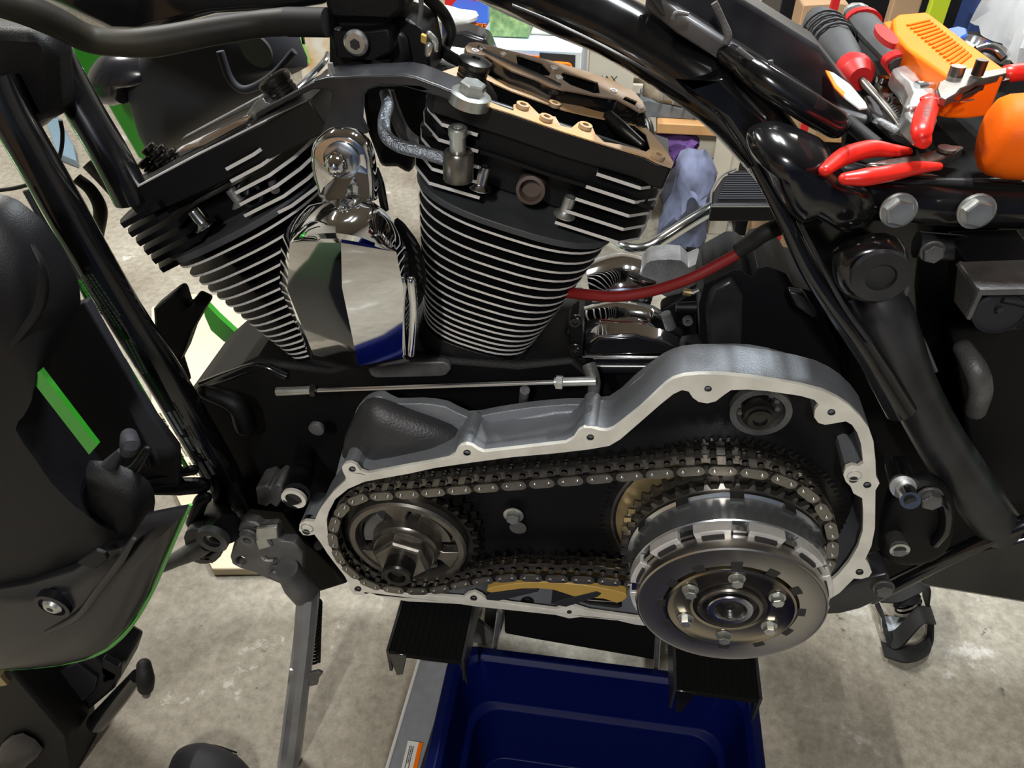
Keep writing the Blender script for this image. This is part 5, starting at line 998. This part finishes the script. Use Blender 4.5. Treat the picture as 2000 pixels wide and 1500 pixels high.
# loose hose ends
h1 = ob('hose_offcut', [(gt([(1655, 237, 0.016, 14), (1680, 258, 0.014, 14), (1712, 285, 0.010, 15)], 18), rub), (g_ring(T(1654, 236, 0.016), T(1654, 236, 0.016)-T(1680, 258, 0.014), rm(T(1655, 237), 6), rm(T(1655, 237), 12), 0, 0.001, 24), castdk), (g_cyl(T(1654, 236, 0.016), T(1654, 236, 0.016)-T(1680, 258, 0.014), rm(T(1655, 237), 6), 0, 0.0006, 16), ink)], None, 'short black rubber hose offcut with a pale cut end', 'hose')
h2 = ob('steel_strap', [(gt([(1708, 242, 0.012, 6), (1716, 236, 0.014, 7), (1745, 252, 0.012, 9), (1780, 268, 0.010, 9)], 10, flat=0.5), castdk)], None, 'curved grey steel strap lying next to the hose offcut', 'strap')
sk = thing('socket_set', 'chrome swivel socket at the upper right, under the clear bag', 'socket', T(1925, 95))
ob('socket_cup', (g_lathe(T(1910, 85, 0.022), (0.2, -0.1, 1), [(0.017, -0.018), (0.018, 0.0), (0.014, 0.002), (0.013, -0.004)], 32), steel), sk)
ob('socket_ring', (gt([(1905, 98, 0.034, 8), (1925, 93, 0.036, 9), (1945, 100, 0.034, 9), (1960, 115, 0.03, 8)], 12), steel), sk)
ob('socket_knuckle', (g_lathe(T(1944, 108, 0.02), (0.3, -0.2, 1), [(0.012, -0.016), (0.014, 0.0), (0.009, 0.006)], 24), oily), sk)
ob('blue_bit_holder', (flatbar([(1848, 55), (1870, 50), (1890, 55), (1892, 66), (1878, 73), (1862, 68)], 0.03, 0.02), bluel), None, 'small bright blue plastic holder behind the orange wedge', 'holder', bevel=0.002)
def bag():
    R = random.Random(3); o = [(1897, 42), (1925, 30), (1935, 5), (1960, -15), (2040, -20), (2060, 60), (2050, 130), (2000, 128), (1975, 122), (1950, 90), (1915, 62)]
    V, Fc = g_dome([T(x, y, 0.02) for x, y in o], (0, 0, 0.05), 7, 0.0, 3, 0.1)
    return [v+Vector((R.uniform(-1, 1), R.uniform(-1, 1), R.uniform(-1, 1)))*0.0022 for v in V], Fc
ob('plastic_bag', (bag(), baggy), None, 'crumpled clear plastic bag at the top right corner', 'bag', sharp=20)
ob('paper_scrap', [(g_prism([T(x, y, 0.045) for x, y in [(1612, 137), (1628, 142), (1660, 165), (1690, 200), (1694, 210), (1680, 212), (1648, 188), (1628, 165)]], (0, 0, -0.001)), white), (g_prism([T(x, y, 0.0455) for x, y in [(1612, 137), (1620, 139), (1634, 165), (1650, 180), (1648, 188), (1630, 170)]], (0, 0, -0.001)), orange)], None, 'white and orange printed tag lying against the wiring tray', 'tag')

# ================================================================ things on the floor
def on_floor(x, y): return G(x, y, 0.0)
bd = [on_floor(x, y) for x, y in [(300, 612), (372, 585), (640, 600), (760, 1120), (420, 1125), (300, 880)]]
ob('pale_board', (g_prism([v+Vector((0, 0, 0.018)) for v in bd], (0, 0, -0.017)), ply), None, 'pale beige board lying on the floor behind the front of the engine', 'board', bevel=0.002)
ob('floor_tray', [(g_prism([on_floor(x, y)+Vector((0, 0, 0.03)) for x, y in [(95, 250), (118, 240), (150, 300), (155, 330), (118, 315)]], (0, 0, -0.028)), mat('pale_blue_plastic', (0.16, 0.24, 0.31), 0.4))], None, 'pale blue plastic tray on the floor far behind the fork', 'tray', bevel=0.004)
st2 = thing('ratchet_strap', 'black webbing strap heaped on the floor at the right, below the muffler', 'strap', G(1750, 1210, 0))
sp2 = [on_floor(x, y)+Vector((0, 0, h)) for x, y, h in [(1700, 1185, 0.02), (1715, 1230, 0.03), (1725, 1255, 0.015), (1745, 1262, 0.02), (1775, 1240, 0.05), (1808, 1225, 0.03), (1800, 1195, 0.02), (1785, 1180, 0.06), (1762, 1195, 0.07), (1730, 1205, 0.06), (1700, 1190, 0.04)]]
ob('webbing', (g_band(sp2, 0.03, 0.003), rub), st2)
ob('webbing_loop', (g_band([on_floor(x, y)+Vector((0, 0, h)) for x, y, h in [(1805, 1225, 0.03), (1812, 1250, 0.01), (1800, 1275, 0.01), (1760, 1290, 0.015), (1720, 1275, 0.01)]], 0.025, 0.003), rub), st2)
ob('ribbed_sleeve', (g_tube([on_floor(1735, 1160)+Vector((0, 0, 0.05)), on_floor(1750, 1185)+Vector((0, 0, 0.04)), on_floor(1762, 1205)+Vector((0, 0, 0.03))], [0.019, 0.019, 0.019], 18, 6), plas2), st2)
for k in range(8):
    t = k/7; a = on_floor(1735+27*t, 1160+45*t)+Vector((0, 0, 0.05-0.02*t)); ob('sleeve_rib', (g_lathe(a, (on_floor(1762, 1205)-on_floor(1735, 1160)), [(0.019, -0.002), (0.0215, 0), (0.019, 0.002)], 24, close=False), plas), st2)
ob('fabric_patch', (g_prism([on_floor(x, y)+Vector((0, 0, 0.012)) for x, y in [(1718, 1212), (1770, 1215), (1765, 1235), (1755, 1248), (1720, 1240)]], (0, 0, -0.006)), mat('pale_grey_cloth', (0.42, 0.46, 0.5), 0.7)), st2)
# toe of the photographer's shoe
sh = thing('knit_shoe', 'toe of a black ribbed knit shoe at the bottom edge of the floor', 'shoe', G(420, 1540, 0))
toe = [on_floor(x, y) for x, y in [(345, 1500), (362, 1482), (385, 1473), (415, 1470), (450, 1480), (480, 1497), (500, 1530), (490, 1600), (420, 1640), (350, 1600), (335, 1540)]]
ob('shoe_upper', (g_dome([v+Vector((0, 0, 0.012)) for v in toe], (0, 0, 0.05), 7, 0, 2, 0.15), plas2), sh)
ob('shoe_sole', (g_prism(toe, (0, 0, 0.013)), rub), sh, bevel=0.003)
c0 = sum(toe, Vector())/len(toe)
for k in range(9):
    y = 1476+k*7; ob('knit_rib', (g_tube([c0+(on_floor(358+k, y+14)-c0)*0.93+Vector((0, 0, 0.033)), on_floor(420, y)+Vector((0, 0, 0.03+k*0.0035)), c0+(on_floor(478+k, y+14)-c0)*0.93+Vector((0, 0, 0.033))], 0.0012, 6, 5), plas), sh)

# ================================================================ background clutter
YB = 1.45
def bx(name, px, Y, t, m, label, cat, group=None, extra=(), bevel=0.003, ground=0.0):
    P_ = Wl(px, Y); xs = [p.x for p in P_]; zm = sum(p.z for p in P_)/len(P_)     # stands on the floor: the upper outline is the one in view
    up_ = sorted([p for p in P_ if p.z >= zm], key=lambda p: p.x)
    o = [Vector((min(xs), Y, ground)), Vector((min(xs), Y, up_[0].z-0.004))]+up_+[Vector((max(xs), Y, up_[-1].z-0.004)), Vector((max(xs), Y, ground))]
    return ob(name, [(g_prism(o, (0, t, 0)), m)]+list(extra), None, label, cat, group, bevel=bevel)
# low bench with a pine top
bench = thing('low_bench', 'low bench with a pine top holding a tan boot', 'bench', (0.35, 1.6, 0))
a = W(1282, 236, 1.42); zt = 0.31
bx0 = G(1284, 240, zt); bxx = bx0.x
ob('bench_top', (g_box(((bxx+0.9)/2, bx0.y+0.18, zt-0.014), (0.9-bxx, 0.36, 0.028)), wood), bench, bevel=0.003)
for lx in (bxx+0.20, 0.86):
    ob('bench_leg', (g_box((lx, bx0.y+0.03, (zt-0.028)/2), (0.05, 0.03, zt-0.028)), beige), bench, bevel=0.002)
ob('bench_brace', (g_pp([(1402, 262), (1442, 250), (1425, 330), (1398, 400), (1372, 402), (1392, 330)], bx0.y-0.02, 0.015), beige), bench)
boot = thing('tan_boot', 'tan suede boot with a grey rubber sole on the pine bench', 'shoe', G(1335, 235, zt))
yb = bx0.y+0.08
ob('boot_upper', (g_dome(Wl([(1258, 195), (1256, 165), (1265, 150), (1285, 146), (1320, 160), (1350, 178), (1385, 198), (1402, 214), (1395, 218), (1340, 212), (1290, 200)], yb), (0, -0.05, 0.01), 6, 0.05, 2, 0.4), shoe_m), boot)
bz = zt+0.001; q0 = W(1250, 205, yb-0.045).x; q1 = W(1406, 232, yb-0.045).x
sole = [Vector((q0, yb-0.045, bz)), Vector((q1, yb-0.045, bz)), Vector((q1+0.004, yb-0.045, bz+0.012)), Vector((q1-0.02, yb-0.045, bz+0.022)), Vector(((q0+q1)/2, yb-0.045, bz+0.028)), Vector((q0+0.02, yb-0.045, bz+0.045)), Vector((q0-0.002, yb-0.045, bz+0.04))]
ob('boot_sole', (g_prism(sole, (0, 0.1, 0)), shoe_s), boot, bevel=0.004)
for k in range(4): ob('boot_lace', (g_tp([(1300+k*22, 168+k*11, yb-0.05, 2), (1292+k*22, 196+k*8, yb-0.058, 2)], 6), shoe_s), boot)
by = bx0.y
ob('hanging_cloth', (crumple(g_dome(Wl([(1288, 262), (1350, 258), (1372, 268), (1360, 290), (1325, 310), (1300, 326), (1286, 300)], by+0.03)+[], (0, -0.03, 0), 7, 0.02, 4, 0.3), 0.02, 25), purp), bench)
ob('dark_cloth', (crumple(g_dome([G(x, y, 0.004) for x, y in [(1290, 330), (1340, 320), (1380, 350), (1390, 400), (1340, 430), (1300, 420)]], (0, 0, 0.06), 7, 0, 4, 0.3), 0.015, 20), jean), None, 'dark blue cloth spread on the floor below the purple cloth', 'cloth')
yq = by-0.07; zq = W(1345, 292, yq).z; xq0 = W(1296, 400, yq).x; xq1 = W(1388, 400, yq).x
ob('blue_cloth', (crumple(g_dome([Vector((xq0, yq, 0.008)), Vector((xq0+0.01, yq, zq*0.6)), Vector((xq0*0.6+xq1*0.4, yq, zq)), Vector((xq0*0.2+xq1*0.8, yq, zq*0.93)), Vector((xq1, yq, zq*0.6)), Vector((xq1, yq, 0.008)), Vector(((xq0+xq1)/2, yq, 0.004))], (0, -0.05, 0), 9, 0.02, 4, 0.3), 0.03, 14), jean), None, 'faded blue cloth bundle in front of the bench leg', 'cloth')
# cabinet, cartons
cab = thing('filing_cabinet', 'beige metal drawer cabinet standing far behind the seat rail', 'cabinet', (0.35, 2.15, 0))
cx0 = W(1146, 60, 2.0).x; cx1 = W(1546, 20, 2.0).x
ob('cabinet_body', (g_box(((cx0+cx1)/2, 2.22, 0.36), (cx1-cx0, 0.4, 0.72)), beige), cab, bevel=0.004)
for k in range(4):
    z = 0.09+k*0.165
    d = ob('drawer', (g_box(((cx0+cx1)/2, 2.012, z+0.07), (cx1-cx0-0.03, 0.02, 0.15)), beige), cab, bevel=0.004)
    ob('drawer_handle', (g_box(((cx0+cx1)/2-0.1, 1.998, z+0.11), (0.09, 0.012, 0.016)), castdk), d)
text('e', 0.045, ink, W(1506, 18, 1.99), (1, 0, 0), (0, 0, 1), cab, 'lettering'); text('7', 0.045, ink, W(1509, 34, 1.99), (1, 0, 0), (0, 0, 1), cab, 'lettering')
def standing(top, Y, t, z0=0.0):
    p = Wl(top, Y); return g_prism(p+[Vector((p[-1].x, Y, z0)), Vector((p[0].x, Y, z0))], (0, t, 0))
tz = W(1030, 97, 1.25).z
tb = thing('tool_carton', 'blue and white carton with a black panel outlined in orange', 'box', (W(1060, 180, 1.25).x, 1.35, 0))
xa_, xb_ = W(925, 96, 1.25).x, W(1136, 106, 1.25).x
ob('carton_body', (g_box(((xa_+xb_)/2, 1.38, tz/2), (xb_-xa_, 0.26, tz)), mat('pale_blue_carton', (0.35, 0.5, 0.72), 0.5, noise=0.4, scale=9, col2=(0.7, 0.68, 0.6))), tb, bevel=0.002)
ob('black_panel', (g_pp([(1054, 103), (1124, 108), (1122, 170), (1052, 165)], 1.248, 0.002), ink), tb)
ob('orange_outline', (g_tp([(1070, 140, 1.246, 3), (1072, 124, 1.246, 3), (1100, 124, 1.246, 3), (1114, 128, 1.246, 3), (1116, 150, 1.246, 3)], 8), orange), tb)
ob('orange_patch', (g_pp([(1000, 106), (1054, 110), (1052, 122), (1000, 118)], 1.2475, 0.002), orange), tb)
px0, px1, px2 = W(1036, 80, 1.36).x, W(1118, 84, 1.36).x, W(1152, 86, 1.36).x; pzt = W(1080, 64, 1.36).z
sb = thing('picture_carton', 'small white carton with a green figure, on top of the blue carton', 'box', ((px0+px1)/2, 1.4, tz+0.001))
ob('carton_body', (g_box(((px0+px1)/2, 1.42, (tz+0.001+pzt)/2), (px1-px0, 0.12, pzt-tz-0.001)), mat('white_carton', (0.6, 0.58, 0.55), 0.5)), sb, bevel=0.002)
ob('carton_end', (g_box(((px1+px2)/2, 1.42, (tz+0.001+pzt)/2), (px2-px1, 0.12, pzt-tz-0.001)), bluel), sb)
ob('printed_figure', (g_pp([(1092, 68), (1100, 66), (1104, 74), (1110, 80), (1098, 82), (1090, 80)], 1.358, 0.001), green), sb)
ja = W(952, 86, 1.32); jb = W(1034, 88, 1.32); jt = W(992, 4, 1.32).z; jz = tz+0.001
jar = thing('pellet_jar', 'square clear jar full of green pellets above the cartons', 'jar', ((ja.x+jb.x)/2, 1.36, jz))
jw = jb.x-ja.x; jx = (ja.x+jb.x)/2
ob('jar_wall', (g_box((jx, 1.375, (jz+jt)/2), (jw, 0.10, jt-jz)), jarm), jar, bevel=0.006, bseg=3)
ob('jar_lid', (g_box((jx, 1.375, jt+0.012), (jw+0.008, 0.105, 0.024)), white), jar, bevel=0.004)
ob('pellets', (g_box((jx, 1.375, (jz+jt)/2-0.006), (jw-0.008, 0.09, jt-jz-0.016)), mat('green_pellets', (0.08, 0.2, 0.03), 0.6, noise=0.5, scale=60, col2=(0.35, 0.5, 0.16), bump=1.0, bscale=220)), jar, kind='stuff')
drill = thing('drill_carton', 'carton with an orange stripe and lettering, left of the pellet jar', 'box', (W(905, 60, 1.5).x, 1.6, 0))
da = W(860, 38, 1.5); db = W(950, 46, 1.5)
ob('carton_body', (g_prism([W(862, 36, 1.5), W(950, 46, 1.5), Vector((db.x, 1.5, 0)), Vector((da.x, 1.5, 0))], (0, 0.2, 0)), bluel), drill, bevel=0.002)
ob('orange_stripe', (g_pp([(862, 37), (950, 47), (950, 58), (862, 48)], 1.498, 0.002), orange), drill)
text('BLACK+DECKER', 0.017, ink, W(908, 48, 1.495), (W(950, 52, 1.5)-W(862, 42, 1.5)), (0, 0, 1), drill, 'lettering')
ob('tool_bag', (standing([(856, 130), (860, 90), (875, 66), (910, 62), (948, 76), (962, 110)], 1.15, 0.07), glossplas), None, 'dark glossy tool bag behind the rear cylinder head', 'bag', bevel=0.012, bseg=4)
ob('white_rag', (g_dome(Wl([(832, 20), (860, 8), (900, 18), (930, 22), (932, 38), (905, 44), (860, 40), (838, 35)], 1.5), (0, -0.05, 0), 5, 0.03, 2, 0.4), white), None, 'white rag on the carton with the orange stripe', 'rag')
bx('red_toolbox', [(868, -30), (936, -30), (934, 18), (915, 20), (885, 12), (868, 0)], 1.75, 0.2, redm, 'red metal box at the top edge behind the white rag', 'box')
bx('brown_plank', [(934, -30), (945, -30), (944, 46), (934, 45)], 1.85, 0.1, card, 'upright brown plank beside the pellet jar', 'plank')
bx('white_post', [(786, -30), (812, -30), (818, 30), (812, 42), (788, 40), (784, 20)], 1.2, 0.1, white, 'white square post at the top, behind the black hose', 'post', bevel=0.01)
bx('white_carton', [(842, 108), (900, 116), (905, 140), (842, 130)], 0.75, 0.06, white, 'white carton seen below the cable terminals', 'box')
mg = ob('printed_carton', (standing([(576, 62), (650, 69)], 1.2, 0.12), mat('magazine_cover', (0.7, 0.68, 0.6), 0.4, noise=0.6, scale=30, col2=(0.6, 0.35, 0.1))), None, 'bright printed carton seen above the front cylinder', 'box')
ob('green_band', (g_pp([(577, 62), (588, 64), (606, 124), (596, 120)], 1.198, 0.001), mat('lime_print', (0.25, 0.6, 0.12), 0.5)), mg)
ob('printed_block', (g_pp([(588, 72), (594, 72), (596, 86), (590, 86)], 1.198, 0.001), ink), mg)
bx('beige_carton', [(1152, 82), (1172, 70), (1236, 118), (1234, 190), (1150, 180)], 1.5, 0.25, beige, 'tall beige carton with a small yellow and black mark', 'box')
text('MAX', 0.026, ink, W(1184, 156, 1.492), (1, 0, 0.0), (0, 0, 1), bpy.data.objects['beige_carton'], 'lettering')
ob('yellow_mark', (g_pp([(1182, 160), (1190, 150), (1196, 160)], 1.488, 0.001), yel), bpy.data.objects['beige_carton'])
# dark clutter at the top right
bx('black_bin', [(1540, -60), (2080, -60), (2080, 150), (1540, 110)], 1.5, 0.3, plas, 'black storage bin filling the top right behind the tools', 'bin')
bx('brown_carton', [(1580, 8), (1640, 5), (1650, 50), (1560, 55)], 1.35, 0.1, card, 'brown carton behind the screwdriver handle', 'box')
bx('brown_board', [(1752, -20), (1808, -20), (1790, 40), (1742, 40)], 1.3, 0.03, card, 'brown board leaning behind the wrench handle', 'board')
bx('lime_paddle', [(1828, -20), (1852, -20), (1852, 20), (1840, 42), (1826, 44), (1822, 20)], 1.2, 0.02, mat('lime_plastic', (0.42, 0.5, 0.02), 0.4), 'lime green paddle standing behind the orange wedge', 'paddle', bevel=0.004)
bx('red_stick', [(1630, -20), (1638, -20), (1636, 24), (1630, 20)], 1.2, 0.01, redm, 'thin red stick behind the wrench ring', 'stick')
bx('navy_pole', [(1918, -20), (1945, -20), (1932, 30), (1908, 60), (1906, 40)], 1.2, 0.08, mat('navy_plastic', (0.02, 0.04, 0.13), 0.4), 'navy blue pole behind the clear bag', 'pole', bevel=0.008)
bx('wooden_post', [(1543, 80), (1587, 81), (1603, 118), (1598, 122), (1572, 108)], bx0.y+0.08, 0.06, wood, 'tan wooden post end between the tray and the screwdriver', 'post', ground=zt+0.001)
bx('dusty_case', [(1500, 40), (1540, 42), (1595, 60), (1600, 78), (1540, 72), (1500, 60)], bx0.y+0.2, 0.1, dusty, 'dusty dark case standing behind the wiring tray', 'case', bevel=0.01, ground=zt+0.001)

# behind the photographer: unseen cabinet and carton added for dark reflections in the chrome
cbn = thing('reflection_cabinet', 'unseen navy blue cabinet added for reflections in the chrome', 'cabinet', (0.75, -2.0, 0))
ob('cabinet_body', (g_box((0.75, -2.0, 0.5), (1.5, 0.5, 1.0)), mat('navy_enamel', (0.02, 0.04, 0.1), 0.4)), cbn, bevel=0.005)
for k in range(4):
    d = ob('drawer', (g_box((0.75, -1.745, 0.14+k*0.24), (1.44, 0.02, 0.22)), MATS['navy_enamel']), cbn, bevel=0.004); ob('drawer_handle', (g_box((0.75, -1.725, 0.2+k*0.24), (0.4, 0.02, 0.02)), zinc), d)
ob('reflection_carton', (g_box((-1.3, -2.1, 0.6), (1.6, 0.5, 1.2)), card), None, 'unseen tall brown carton added for reflections in the chrome', 'box', bevel=0.006)
